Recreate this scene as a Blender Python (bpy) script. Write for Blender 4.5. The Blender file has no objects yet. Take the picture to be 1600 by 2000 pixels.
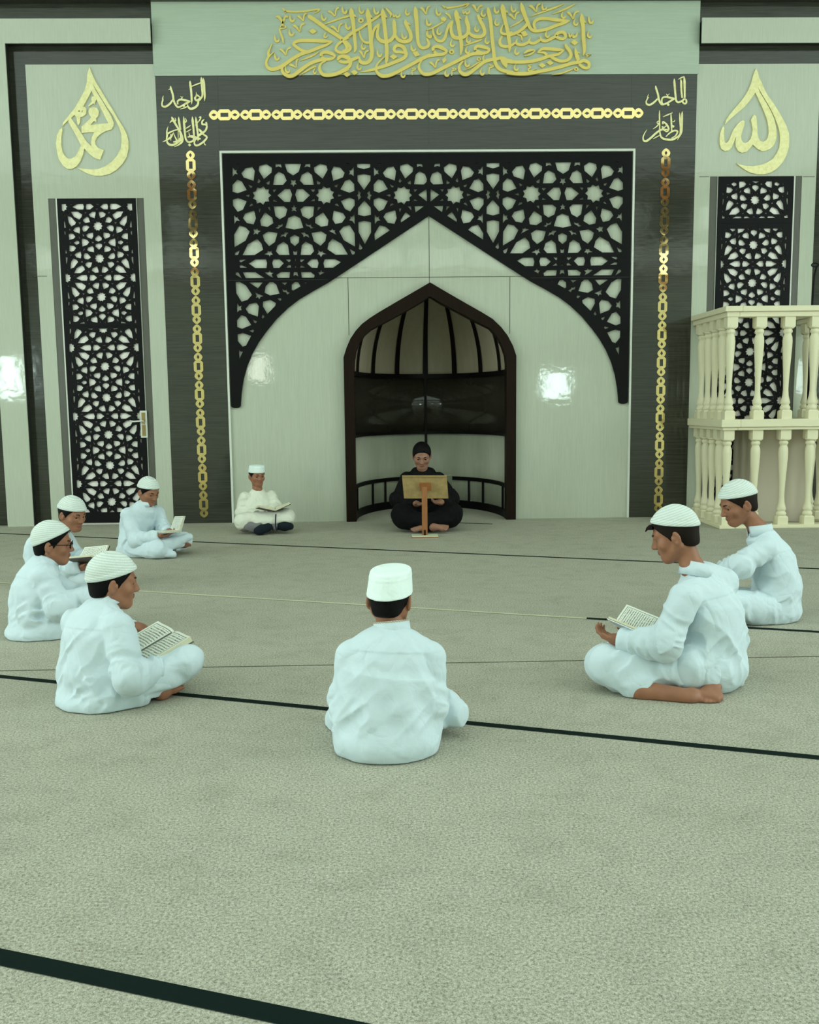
import bpy, bmesh, math, random
import numpy as np
from mathutils import Vector, Matrix
random.seed(4)
SC = bpy.context.scene
COL = SC.collection

# ------------------------------------------------------------------ camera
CAM_F, CAM_YAW, CAM_PITCH, CAM_ROLL = 1750.0, -0.0200218, 0.1178351, -0.0108936
CAM_LOC = np.array([-0.43622, -9.79413, 1.25])
def _rot(yaw, pitch, roll):
    f = np.array([-math.sin(yaw)*math.cos(pitch), math.cos(yaw)*math.cos(pitch), -math.sin(pitch)])
    r = np.array([math.cos(yaw), math.sin(yaw), 0.0]); u = np.cross(r, f)
    c, s = math.cos(roll), math.sin(roll)
    return c*r+s*u, c*u-s*r, f
CR, CU, CF = _rot(CAM_YAW, CAM_PITCH, CAM_ROLL)
cam_data = bpy.data.cameras.new('camera')
cam = bpy.data.objects.new('camera', cam_data); COL.objects.link(cam)
cam_data.sensor_fit = 'VERTICAL'; cam_data.sensor_height = 36.0
cam_data.lens = CAM_F*36.0/2000.0
cam_data.clip_start = 0.05; cam_data.clip_end = 100
m = Matrix.Identity(4)
for i in range(3):
    m[i][0] = CR[i]; m[i][1] = CU[i]; m[i][2] = -CF[i]; m[i][3] = CAM_LOC[i]
cam.matrix_world = m
SC.camera = cam

# ------------------------------------------------------------------ world, lights, exposure
SC.view_settings.view_transform = 'Standard'
SC.view_settings.look = 'None'
SC.view_settings.gamma = 1.0
SC.view_settings.use_curve_mapping = False
SC.view_settings.exposure = -0.40
wd = bpy.data.worlds.new('world'); SC.world = wd; wd.use_nodes = True
wd.node_tree.nodes['Background'].inputs[0].default_value = (0.95, 1.0, 0.97, 1)
wd.node_tree.nodes['Background'].inputs[1].default_value = 0.08
HALL_W, HALL_D, HALL_H = 11.0, 14.0, 7.1
def area(name, loc, rot, sx, sy, power, col):
    l = bpy.data.lights.new(name, 'AREA'); l.shape = 'RECTANGLE'; l.size = sx; l.size_y = sy
    l.energy = power; l.color = col
    o = bpy.data.objects.new(name, l); COL.objects.link(o); o.location = loc; o.rotation_euler = rot
    return o
# added area light standing in for the ceiling's brightness, over the middle of the room
DAY = (0.835, 1.0, 1.0)
area('ceiling_light', (0, -9.1, 7.04), (0, 0, 0), 20.0, 9.5, 630, DAY)
# daylight from the small windows of the rear wall, behind the camera: x, z, width, height, watts
WINDOWS = [(-10.25, 2.12, .62, 1.0, 60.0), (-3.86, 2.28, .52, .74, 9.0), (3.95, 1.76, .72, .74, 62.0), (7.22, 1.80, .10, .7, 2.0), (10.4, 1.9, .5, .8, 14.0)]
for wx, wz, ww, wh, e in WINDOWS:
    area('window_and_fill_light', (wx, -13.9, wz), (math.radians(90), 0, math.pi), ww, wh, e, DAY if wx != -3.86 else (1.0, .93, .78))
# made-up tall windows in the two side walls, added as fill light
SIDE_FILL = [(-1, -10.2), (-1, -5.6), (1, -10.2), (1, -5.6)]
for sx, wy in SIDE_FILL:
    area('window_and_fill_light', (sx*10.88, wy, 2.9), (0, math.radians(90)*sx, 0), 3.4, 2.4, 235, DAY)

# ------------------------------------------------------------------ pixel <-> place helpers (the photograph is 1600 x 2000)
def ray(px, py):
    return CF + CR*(px-800)/CAM_F - CU*(py-1000)/CAM_F
def W(px, py, Y=0.0):
    d = ray(px, py); t = (Y-CAM_LOC[1])/d[1]; p = CAM_LOC+t*d
    return p
def WX(px, py, Y=0.0): return float(W(px, py, Y)[0])
def WZ(px, py, Y=0.0): return float(W(px, py, Y)[2])
def FL(px, py, Z=0.0):
    d = ray(px, py); t = (Z-CAM_LOC[2])/d[2]; return CAM_LOC+t*d
def AT(px, py, dist): return CAM_LOC + ray(px, py)*dist      # dist along the view axis

# ------------------------------------------------------------------ object helpers
def tag(o, label=None, cat=None, group=None, kind=None):
    if label: o['label'] = label
    if cat: o['category'] = cat
    if group: o['group'] = group
    if kind: o['kind'] = kind
    return o
def empty(name, loc=(0, 0, 0), label=None, cat=None, group=None, kind=None, rz=0.0):
    o = bpy.data.objects.new(name, None); COL.objects.link(o); o.location = loc
    o.rotation_euler = (0, 0, rz); o.empty_display_size = 0.1
    return tag(o, label, cat, group, kind)
def link(name, me, mat=None, parent=None, smooth=False):
    o = bpy.data.objects.new(name, me); COL.objects.link(o)
    if mat is not None:
        for mm in (mat if isinstance(mat, (list, tuple)) else [mat]): me.materials.append(mm)
    if parent is not None: o.parent = parent
    if smooth:
        me.polygons.foreach_set('use_smooth', [True]*len(me.polygons))
    return o
def mesh_from(verts, faces, name='mesh'):
    me = bpy.data.meshes.new(name); me.from_pydata([tuple(map(float, v)) for v in verts], [], [tuple(map(int, f)) for f in faces]); me.update()
    return me
class MB:
    """collects shapes into one mesh"""
    def __init__(s): s.v = []; s.f = []; s.m = []
    def add(s, verts, faces, mi=0):
        b = len(s.v); s.v += [tuple(map(float, v)) for v in verts]
        s.f += [tuple(i+b for i in f) for f in faces]; s.m += [mi]*len(faces); return s
    def box(s, x0, x1, y0, y1, z0, z1, mi=0):
        v = [(x0,y0,z0),(x1,y0,z0),(x1,y1,z0),(x0,y1,z0),(x0,y0,z1),(x1,y0,z1),(x1,y1,z1),(x0,y1,z1)]
        return s.add(v, [(0,3,2,1),(4,5,6,7),(0,1,5,4),(1,2,6,5),(2,3,7,6),(3,0,4,7)], mi)
    def obox(s, c, ax, ay, az, mi=0):
        c, ax, ay, az = [np.array(q, float) for q in (c, ax, ay, az)]
        v = [c+i*ax+j*ay+k*az for k in (-1,1) for (i,j) in ((-1,-1),(1,-1),(1,1),(-1,1))]
        fs = [(0,3,2,1),(4,5,6,7),(0,1,5,4),(1,2,6,5),(2,3,7,6),(3,0,4,7)]
        if np.dot(np.cross(ax, ay), az) < 0: fs = [f[::-1] for f in fs]
        return s.add(v, fs, mi)
    def prism(s, poly, y0, y1, mi=0, inner=None):
        """poly in (x,z), extruded in y (y0 front < y1 back)"""
        n = len(poly)
        v = [(x, y0, z) for x, z in poly]+[(x, y1, z) for x, z in poly]
        f = [tuple(range(n)), tuple(range(2*n-1, n-1, -1))]
        f += [(i, i+n, (i+1) % n+n, (i+1) % n) for i in range(n)]
        return s.add(v, f, mi)
    def tube(s, pts, rad, n=10, mi=0, cap=True):
        pts = [np.array(p, float) for p in pts]; k = len(pts)
        if not hasattr(rad, '__len__'): rad = [rad]*k
        b = len(s.v); up = None; rings = []
        for i, p in enumerate(pts):
            t = pts[min(i+1, k-1)]-pts[max(i-1, 0)]; t = t/(np.linalg.norm(t)+1e-9)
            if up is None:
                up = np.array([0, 0, 1.0]) if abs(t[2]) < .9 else np.array([1.0, 0, 0])
            u = np.cross(t, up); u /= np.linalg.norm(u)+1e-9; w = np.cross(u, t); up = w
            for j in range(n):
                a = 2*math.pi*j/n; s.v.append(tuple(p+rad[i]*(math.cos(a)*u+math.sin(a)*w)))
        for i in range(k-1):
            for j in range(n):
                a = b+i*n+j; c = b+i*n+(j+1) % n
                s.f.append((a, c, c+n, a+n)); s.m.append(mi)
        if cap:
            s.f.append(tuple(b+j for j in range(n))[::-1]); s.m.append(mi)
            s.f.append(tuple(b+(k-1)*n+j for j in range(n))); s.m.append(mi)
        return s
    def lathe(s, prof, c=(0, 0, 0), n=20, mi=0):
        b = len(s.v); k = len(prof)
        for r, z in prof:
            for j in range(n):
                a = 2*math.pi*j/n; s.v.append((c[0]+r*math.cos(a), c[1]+r*math.sin(a), c[2]+z))
        for i in range(k-1):
            for j in range(n):
                a = b+i*n+j; d = b+i*n+(j+1) % n
                s.f.append((a, d, d+n, a+n)); s.m.append(mi)
        s.f.append(tuple(b+j for j in range(n))[::-1]); s.m.append(mi)
        s.f.append(tuple(b+(k-1)*n+j for j in range(n))); s.m.append(mi)
        return s
    def build(s, name, mat, parent=None, smooth=False, offset=None, bevel=None):
        v = s.v
        if offset is not None: v = [(a-offset[0], c-offset[1], d-offset[2]) for a, c, d in v]
        me = mesh_from(v, s.f, name)
        o = link(name, me, mat, parent, smooth)
        if len(set(s.m)) > 1: me.polygons.foreach_set('material_index', s.m)
        if bevel:
            md = o.modifiers.new('bevel', 'BEVEL'); md.width = bevel; md.segments = 2; md.limit_method = 'ANGLE'
        return o
def struct(name, mb, mat, **k): return tag(mb.build(name, mat, **k), kind='structure')

def inside(pl, X, Z):
    c = np.zeros(len(X), bool); n = len(pl)
    for i in range(n):
        x0, z0 = pl[i-1]; x1, z1 = pl[i]
        if z0 == z1: continue
        c ^= ((z0 > Z) != (z1 > Z)) & (X < (x1-x0)*(Z-z0)/(z1-z0)+x0)
    return c
def plate(polys, y0, y1, name='plate', union=False):
    """flat sheet in the x-z plane, thickness y0 (front) .. y1: first outline minus the others, or with union the sum of all outlines"""
    from mathutils.geometry import delaunay_2d_cdt
    vs = []; es = []
    for pl in polys:
        b = len(vs); n = len(pl); vs += [Vector((float(x), float(z))) for x, z in pl]; es += [(b+i, b+(i+1) % n) for i in range(n)]
    V, E_, F, *_ = delaunay_2d_cdt(vs, es, [], 0, 1e-6)
    V = np.array([tuple(v) for v in V]); F = np.array([f for f in F if len(f) == 3])
    C = V[F].mean(1)
    if union:
        keep = np.zeros(len(F), bool)
        for pl in polys: keep |= inside(pl, C[:, 0], C[:, 1])
    else:
        keep = inside(polys[0], C[:, 0], C[:, 1])
        for pl in polys[1:]: keep &= ~inside(pl, C[:, 0], C[:, 1])
    F = F[keep]
    ar = (V[F[:,1],0]-V[F[:,0],0])*(V[F[:,2],1]-V[F[:,0],1])-(V[F[:,2],0]-V[F[:,0],0])*(V[F[:,1],1]-V[F[:,0],1])
    F[ar < 0] = F[ar < 0][:, ::-1]
    n = len(V); ec = {}
    for f in F:
        for i in range(3):
            a, b = int(f[i]), int(f[(i+1) % 3]); k = (min(a, b), max(a, b)); ec.setdefault(k, []).append((a, b))
    faces = [tuple(int(i) for i in f) for f in F]+[tuple(int(i)+n for i in f[::-1]) for f in F]
    for k, l in ec.items():
        if len(l) == 1:
            a, b = l[0]; faces.append((b, a, a+n, b+n))
    verts = [(x, y0, z) for x, z in V]+[(x, y1, z) for x, z in V]
    me = bpy.data.meshes.new(name); me.from_pydata(verts, [], faces)
    bm = bmesh.new(); bm.from_mesh(me); bmesh.ops.delete(bm, geom=[v for v in bm.verts if not v.link_faces], context='VERTS'); bm.to_mesh(me); bm.free(); me.update()
    return me
def catmull(pts, n=6, closed=False):
    P = [np.array(p, float) for p in pts]; out = []; k = len(P)
    rng = range(k if closed else k-1)
    for i in rng:
        if closed: a, b, c, d = P[i-1], P[i], P[(i+1) % k], P[(i+2) % k]
        else: a, b, c, d = P[max(i-1, 0)], P[i], P[i+1], P[min(i+2, k-1)]
        for j in range(n):
            t = j/n
            out.append(.5*((2*b)+(-a+c)*t+(2*a-5*b+4*c-d)*t*t+(-a+3*b-3*c+d)*t**3))
    if not closed: out.append(P[-1])
    return out

# ------------------------------------------------------------------ materials
def srgb(r, g, b):
    f = lambda c: (c/255/12.92) if c/255 <= .04045 else ((c/255+.055)/1.055)**2.4
    return (f(r), f(g), f(b), 1)
def mat(name, col, rough=.5, metal=0.0, spec=.5, **k):
    M = bpy.data.materials.new(name); M.use_nodes = True
    b = M.node_tree.nodes['Principled BSDF']
    b.inputs['Base Color'].default_value = col if len(col) == 4 else (*col, 1)
    b.inputs['Roughness'].default_value = rough; b.inputs['Metallic'].default_value = metal
    b.inputs['Specular IOR Level'].default_value = spec
    for kk, v in k.items(): b.inputs[kk.replace('_', ' ')].default_value = v
    return M
def nd(M, t, **k):
    n = M.node_tree.nodes.new(t)
    for kk, v in k.items():
        if hasattr(n, kk): setattr(n, kk, v)
    return n
def lk(M, a, b): M.node_tree.links.new(a, b)
def bsdf(M): return M.node_tree.nodes['Principled BSDF']
def coords(M, scale=(1, 1, 1), rot=(0, 0, 0)):
    tc = nd(M, 'ShaderNodeTexCoord'); mp = nd(M, 'ShaderNodeMapping')
    mp.inputs['Scale'].default_value = scale; mp.inputs['Rotation'].default_value = rot
    lk(M, tc.outputs['Object'], mp.inputs['Vector']); return mp.outputs['Vector']
def noise(M, vec, scale=5, detail=3, rough=.5, dist=0.0):
    n = nd(M, 'ShaderNodeTexNoise'); n.inputs['Scale'].default_value = scale; n.inputs['Detail'].default_value = detail
    n.inputs['Roughness'].default_value = rough; n.inputs['Distortion'].default_value = dist
    lk(M, vec, n.inputs['Vector']); return n.outputs['Fac']
def ramp(M, fac, stops):
    r = nd(M, 'ShaderNodeValToRGB'); e = r.color_ramp.elements
    e[0].position, e[0].color = stops[0][0], stops[0][1]
    e[1].position, e[1].color = stops[-1][0], stops[-1][1]
    for p, c in stops[1:-1]:
        x = e.new(p); x.color = c
    lk(M, fac, r.inputs['Fac']); return r.outputs['Color']
def bump(M, h, strength=.2, dist=.01, normal=None):
    b = nd(M, 'ShaderNodeBump'); b.inputs['Strength'].default_value = strength; b.inputs['Distance'].default_value = dist
    lk(M, h, b.inputs['Height'])
    if normal is not None: lk(M, normal, b.inputs['Normal'])
    return b.outputs['Normal']
def scol(c, k): return (c[0]*k, c[1]*k, c[2]*k, 1)

def make_panel(name, c, grain=(2.0, 2.0, 60.0), var=.12, rough=.14, bs=.02, wav=.25):
    M = mat(name, c, rough)
    v = coords(M, grain); f = noise(M, v, 3, 4, .6)
    lk(M, ramp(M, f, [(.3, scol(c, 1-var)), (.7, scol(c, 1+var))]), bsdf(M).inputs['Base Color'])
    n1 = bump(M, f, bs, .004)
    v2 = coords(M, (1, 1, 1.3)); w = noise(M, v2, 6, 2, .5); w2 = noise(M, v2, 45, 2, .5)
    b = bsdf(M); lk(M, bump(M, w, wav, .010, bump(M, w2, wav*.6, .0016, n1)), bsdf(M).inputs['Normal'])
    return M
M_LIGHT = make_panel('pale_marble_panel', srgb(184, 190, 171), (30, 30, 1.5), .05, .04, .015, .09)
M_LIGHTH = make_panel('pale_wood_grain_panel', srgb(172, 186, 166), (1.2, 30, 30), .05, .2, .02, .10)
M_DARK = make_panel('dark_streaked_panel', srgb(56, 57, 48), (1.0, 40, 40), .34, .09, .03, .12)
M_JAMB = make_panel('grey_door_jamb', srgb(84, 84, 74), (30, 30, 1.5), .12, .3, .02, .05)
M_WTRIM = mat('white_edge_trim', srgb(214, 218, 205), .35)
M_BLACK = mat('black_cut_panel', srgb(12, 12, 12), .5, spec=.14)
M_BACKING = mat('lattice_backing', srgb(236, 232, 222), .5)
M_BROWN = make_panel('dark_brown_wood', srgb(30, 20, 13), (30, 30, 1.5), .25, .5, .04, .03); bsdf(M_BROWN).inputs['Specular IOR Level'].default_value = .08
M_NICHE = make_panel('niche_plaster', srgb(176, 180, 158), (6, 6, 1.0), .06, .35, .02, .05)
M_DOME = make_panel('shaded_dome_plaster', srgb(162, 152, 128), (6, 6, 1.0), .06, .4, .02, .05)  # niche plaster darkened and browned, so the dome's shade sits in the colour
M_NDARK = make_panel('niche_dark_band', srgb(52, 50, 40), (1.0, 40, 40), .25, .10, .03, .10)
M_NLATH = mat('niche_black_lath', srgb(9, 8, 8), .5, spec=.15)
M_GOLD = mat('brushed_gold_letter', srgb(226, 204, 112), .42, .25)
M_GOLDP = mat('pale_gold_leaf', srgb(236, 230, 168), .38, .2)
v = coords(M_GOLDP); lk(M_GOLDP, ramp(M_GOLDP, noise(M_GOLDP, v, 25, 5, .7), [(.30, srgb(224, 214, 148)), (.6, srgb(242, 236, 178))]), bsdf(M_GOLDP).inputs['Base Color'])
M_MIRROR = mat('gold_mirror', srgb(228, 204, 140), .06, 1.0)
v = coords(M_MIRROR); lk(M_MIRROR, bump(M_MIRROR, noise(M_MIRROR, v, 9, 1), .12, .01), bsdf(M_MIRROR).inputs['Normal'])
M_STONE = mat('cream_cast_stone', srgb(222, 216, 182), .6)
v = coords(M_STONE); lk(M_STONE, bump(M_STONE, noise(M_STONE, v, 60, 3), .12, .004), bsdf(M_STONE).inputs['Normal'])
M_PLASTER = mat('hall_plaster', srgb(206, 212, 200), .8)
M_CEIL = mat('hall_ceiling', srgb(225, 232, 222), .8)
# ================================================================== the hall
# carpet with woven lines: one floor mesh cut along the lines
M_CARPET = mat('grey_green_carpet', srgb(172, 172, 152), .95, spec=.1)
v1 = coords(M_CARPET); n1 = noise(M_CARPET, v1, 120, 4, .8); n2 = noise(M_CARPET, coords(M_CARPET, (1, 1.25, 1), (0, 0, .4)), 5.5, 5, .7, .5); n3 = noise(M_CARPET, v1, 330, 2, .6)
mx = nd(M_CARPET, 'ShaderNodeMixRGB', blend_type='MULTIPLY'); mx.inputs[0].default_value = 1.0
mz = nd(M_CARPET, 'ShaderNodeMath', operation='ADD'); lk(M_CARPET, n1, mz.inputs[0]); mz2 = nd(M_CARPET, 'ShaderNodeMath', operation='MULTIPLY_ADD'); lk(M_CARPET, n3, mz2.inputs[0]); mz2.inputs[1].default_value = .5; mz2.inputs[2].default_value = -.25; lk(M_CARPET, mz2.outputs[0], mz.inputs[1])
lk(M_CARPET, ramp(M_CARPET, mz.outputs[0], [(.26, srgb(86, 84, 70)), (.5, srgb(174, 172, 154)), (.74, srgb(222, 220, 200))]), mx.inputs[1])
lk(M_CARPET, ramp(M_CARPET, n2, [(.30, (.85, .845, .83, 1)), (.50, (.975, .975, .975, 1)), (.7, (1.02, 1.02, 1.02, 1))]), mx.inputs[2])
lk(M_CARPET, mx.outputs[0], bsdf(M_CARPET).inputs['Base Color'])
nb = bump(M_CARPET, n1, .5, .006); lk(M_CARPET, nb, bsdf(M_CARPET).inputs['Normal'])
M_LINE = mat('dark_green_woven_line', srgb(16, 30, 26), .95, spec=.1)
M_CREAM = mat('cream_woven_line', srgb(206, 204, 170), .95, spec=.1)
M_SEAM = mat('carpet_seam', srgb(120, 118, 100), .95, spec=.1)
fl = MB(); fl.box(-HALL_W, HALL_W, -HALL_D, 1.4, -.12, 0, 0)
struct('floor', fl, M_CARPET)
def strip(ptsA, ptsB, mi, mb, dz=.002):
    """woven line between two edges given on the floor"""
    a = [FL(*p) for p in ptsA]; b = [FL(*p) for p in ptsB]
    mb.add([(p[0], p[1], dz) for p in a]+[(p[0], p[1], dz) for p in b],
           [(i, i+1, len(a)+i+1, len(a)+i) for i in range(len(a)-1)], mi)
def line_pts(x0, y0, x1, y1, ext=0):
    return [(x0, y0), (x1, y1)]
ln = MB()
def wl(x0, y0, x1, y1, w, mi, dz=.002):
    A, B = FL(x0, y0), FL(x1, y1); d = (B-A)/np.linalg.norm(B-A); n = np.array([-d[1], d[0], 0])*w/2
    ln.add([(q[0], q[1], dz) for q in (A-n, B-n, B+n, A+n)], [(0, 1, 2, 3)], mi)
wl(-700, 1725, 2000, 2284.5, .054, 0)
wl(-1200, 1202.6, 3200, 1639, .040, 0)
wl(-300, 1120, 1150, 1208.5, .024, 1)
wl(1146, 1208, 3200, 1327.9, .040, 0, .0022)
wl(118, 1149, 182, 1152.5, .05, 0, .0022)
wl(-300, 1029, 3200, 1180.4, .036, 0)
wl(764, 1017.5, 962, 1023.5, .03, 0)
wl(-1000, 1328.1, 3200, 1254.1, .008, 2)
tag(ln.build('trim_1', [M_LINE, M_CREAM, M_SEAM]), kind='structure')

# shell of the hall (rear and side walls, ceiling): seen only in the reflections
rw = MB(); yb = -HALL_D
rw.box(-HALL_W, HALL_W, yb-.3, yb, 0, HALL_H)
struct('wall_rear', rw, M_PLASTER)
struct('wall_left', MB().box(-HALL_W-.3, -HALL_W, yb-.3, 1.5, 0, HALL_H), M_PLASTER)
struct('wall_right', MB().box(HALL_W, HALL_W+.3, yb-.3, 1.5, 0, HALL_H), M_PLASTER)
struct('ceiling', MB().box(-HALL_W, HALL_W, yb, 1.5, HALL_H, HALL_H+.2), M_CEIL)
M_PANE = mat('daylit_window_pane', (.9, 1, .96), .4, Emission_Color=(.93, 1, .97, 1), Emission_Strength=4.5)
M_FRAME = mat('brown_window_frame', srgb(70, 50, 38), .5)
def win(n, loc, rz, ww, wh):
    r = empty('window_%d' % n, loc, kind='structure', rz=rz)
    MB().box(-ww/2, ww/2, .02, .03, -wh/2, wh/2).build('pane', M_PANE, r)
    fr = MB(); t = .05
    fr.box(-ww/2-t, ww/2+t, 0, .06, wh/2, wh/2+t); fr.box(-ww/2-t, ww/2+t, 0, .06, -wh/2-t, -wh/2)
    fr.box(-ww/2-t, -ww/2, 0, .06, -wh/2, wh/2); fr.box(ww/2, ww/2+t, 0, .06, -wh/2, wh/2)
    fr.build('window_frame', M_FRAME, r)
for i, (wx, wz, ww, wh, e) in enumerate(WINDOWS): win(i+1, (wx, yb, wz), 0, ww, wh)
for i, (sx, wy) in enumerate(SIDE_FILL): win(7+i, (sx*HALL_W, wy, 2.9), math.pi/2*sx, 2.4, 3.4)  # the side windows are invented, added only for their light
# timber beam, dark gallery recess and a strip of clerestory lights high on the rear wall
g = MB(); g.box(-HALL_W, HALL_W, yb, yb+.10, 6.62, HALL_H); struct('trim_2', g, mat('red_brown_beam', srgb(112, 66, 40), .5))
g = MB(); g.box(-HALL_W, HALL_W, yb, yb+.05, 5.36, 6.62)
struct('trim_11', g, mat('dark_gallery_recess', srgb(52, 46, 38), .6))
M_CLER = mat('clerestory_pane', (.9, 1, .94), .4, Emission_Color=(.95, 1, .92, 1), Emission_Strength=1.6)
cr = empty('window_6', (0, yb, 5.05), kind='structure')
for i in range(12):
    x = -8.8+i*1.6; MB().box(x-.68, x+.68, .02, .03, -.28, .28).build('pane', M_CLER, cr)
for i in range(9):
    x = -8+i*2.0+.3*math.sin(i*2.3)
    MB().box(x-.25, x+.25, .06, .08, .62, 1.25).build('pane', M_CLER, cr)
struct('trim_12', MB().box(-HALL_W, HALL_W, yb, yb+.04, 4.4, 4.74), mat('red_brown_rail', srgb(120, 72, 44), .5))

# ================================================================== front wall
XL, XR = WX(322, 580), WX(1350, 580)                 # edges of the dark centre panel
ZD = WZ(830, 148)                                    # top of the dark part
ZT = WZ(830, 5)                                      # top of the pale frieze
FX0, FX1 = WX(442, 600), WX(1232.5, 600); FZ = WZ(835, 296)   # pale inner panel with its white edge
WL0 = WX(78, 600)                                    # left edge of the left wing panel
WR1 = WX(1593, 345); ZW = WZ(180, 127); ZWr = WZ(1480, 126)
ZB0, ZB1 = WZ(150, 84, -.1), WZ(150, 36, -.1)        # pale beam
ZBr0, ZBr1 = WZ(1500, 83.5, -.1), WZ(1500, 34, -.1)
PX1 = WX(38, 560, -.1); PX0 = PX1-.28                # pale pilaster at the far left
# niche opening (outer edge of the arch band), right half mirrored from measured points
ARCH_O = [(128, 715), (150, 640), (180, 570), (220, 510), (270, 455), (330, 410), (400, 365), (550, 277), (700, 190), (798, 133),
          (898, 192), (1050, 280), (1200, 365), (1285, 417), (1350, 480), (1400, 545), (1442, 625), (1468, 703)]
ARCH_I = [(207, 830), (213, 740), (226, 660), (250, 600), (290, 540), (340, 497), (450, 440), (600, 360), (720, 290), (799, 240),
          (880, 290), (1000, 352), (1150, 432), (1265, 490), (1318, 550), (1360, 625), (1385, 700), (1392, 760)]
def arch_poly(lst, xb0, xb1):
    pts = [(float(q[0]), float(q[2])) for q in (W(640+a/4, 520+b/4) for a, b in lst)]
    return [(xb0, 0.0)]+pts+[(xb1, 0.0)]
AO = arch_poly(ARCH_O, WX(677.5, 1000), WX(1006, 1000)); AI = arch_poly(ARCH_I, WX(696.8, 1000), WX(987.6, 1000))
AO[1] = (AO[0][0], AO[1][1]); AO[-2] = (AO[-1][0], AO[-2][1])
AI[1] = (AI[0][0], AI[1][1]); AI[-2] = (AI[-1][0], AI[-2][1])

# base wall behind the cladding, open at the niche
bw = plate([[(-HALL_W, 0), (HALL_W, 0), (HALL_W, HALL_H), (-HALL_W, HALL_H)],
            [(AI[0][0]-.02, -.05), (AI[-1][0]+.02, -.05), (AI[-1][0]+.02, 2.62), (AI[0][0]-.02, 2.62)]], .01, .06)
tag(link('wall_front', bw, M_DARK), kind='structure')
# pale inner panel with the arch cut out of it
ip = plate([[(FX0, 0)]+AO[:1]+AO[1:-1]+AO[-1:]+[(FX1, 0), (FX1, FZ), (FX0, FZ)]], -.005, .012)
tag(link('trim_3', ip, M_LIGHT), kind='structure')
# dark cladding: two piers and a lintel
dk = MB()
dk.box(XL, FX0-.0, -.02, .01, 0, FZ); dk.box(FX1, XR, -.02, .01, 0, FZ); dk.box(XL, XR, -.02, .01, FZ, ZD)
struct('trim_4', dk, M_DARK)
we = MB(); t = .022
we.box(FX0-t/2, FX0+t/2, -.03, .0, 0, FZ+t/2); we.box(FX1-t/2, FX1+t/2, -.03, .0, 0, FZ+t/2); we.box(FX0+t/2, FX1-t/2, -.03, .0, FZ-t/2, FZ+t/2)
struct('trim_5', we, M_WTRIM)
fz = MB().box(XL-.01, XR+.01, -.03, .01, ZD, ZT); struct('trim_6', fz, M_LIGHTH)
struct('trim_7', MB().box(-HALL_W, HALL_W, -.09, .01, ZT+.0, ZT+.6), M_DARK)
# wings
LDX = (WX(95, 388), WX(109.5, 388), WX(112.6, 388), WX(266.5, 388), WX(268, 388), WX(281.6, 388))
RDX = (WX(1386, 345), WX(1401, 345), WX(1402, 345), WX(1549.4, 345), WX(1553, 345), WX(1565.6, 345))
LDZ = WZ(190, 388); RDZ = WZ(1475, 345)
lw = MB()
lw.box(WL0, LDX[0], -.018, .01, 0, LDZ); lw.box(LDX[5], XL, -.018, .01, 0, LDZ); lw.box(WL0, XL, -.018, .01, LDZ, ZW)
lw.box(XR, RDX[0], -.018, .01, 0, RDZ); lw.box(RDX[5], WR1, -.018, .01, 0, RDZ); lw.box(XR, WR1, -.018, .01, RDZ, ZWr)
struct('trim_8', lw, M_LIGHT)
bm_ = MB(); e = .012
bm_.box(PX0, XL-.01, -.10, -.085, ZB0, ZB1); bm_.box(XR+.01, HALL_W, -.10, -.085, ZBr0, ZBr1); bm_.box(PX0, PX1, -.10, -.085, 0, ZB0)
bm_.box(-HALL_W, PX0-.35, -.04, .01, 0, ZB1)
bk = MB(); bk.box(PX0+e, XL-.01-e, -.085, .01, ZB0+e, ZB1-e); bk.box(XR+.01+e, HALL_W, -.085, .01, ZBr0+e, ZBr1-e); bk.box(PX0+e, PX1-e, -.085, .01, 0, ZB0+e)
struct('trim_13', bk, mat('beam_shadow_reveal', srgb(30, 32, 28), .6))  # dark block painting the shadow line under the beam and beside the pilaster
struct('trim_9', bm_, M_LIGHT)
# fine panel joints
jt = MB(); w = .003
def vj(px0, py0, px1, py1, Y=-.0065):
    a, b = W(px0, py0), W(px1, py1); x = (a[0]+b[0])/2; jt.box(x-w, x+w, Y, 0, min(a[2], b[2]), max(a[2], b[2]))
def hj(px0, py0, px1, py1, Y=-.0065):
    a, b = W(px0, py0), W(px1, py1); z = (a[2]+b[2])/2; jt.box(min(a[0], b[0]), max(a[0], b[0]), Y, 0, z-w, z+w)
vj(838, 424, 838.5, 553); hj(640, 542, 1030, 541); vj(680.5, 542, 681, 655); vj(996, 541, 995.5, 652)
vj(582, 0+8, 582, 8.5, -.031)
for px in (427, 837, 1232): vj(px, 152, px+1, 292, -.0205)
for py in (200, 273): hj(322, py, 425, py, -.0205)
hj(1246, 273, 1352, 272, -.0205); hj(1365, 346, 1384, 346, -.0185); hj(1567, 346, 1590, 346, -.0185); hj(68, 540, 93, 540, -.0185)
struct('trim_10', jt, mat('dark_joint_strip', srgb(70, 74, 62), .8))  # joints are thin dark strips laid on the panels

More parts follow.
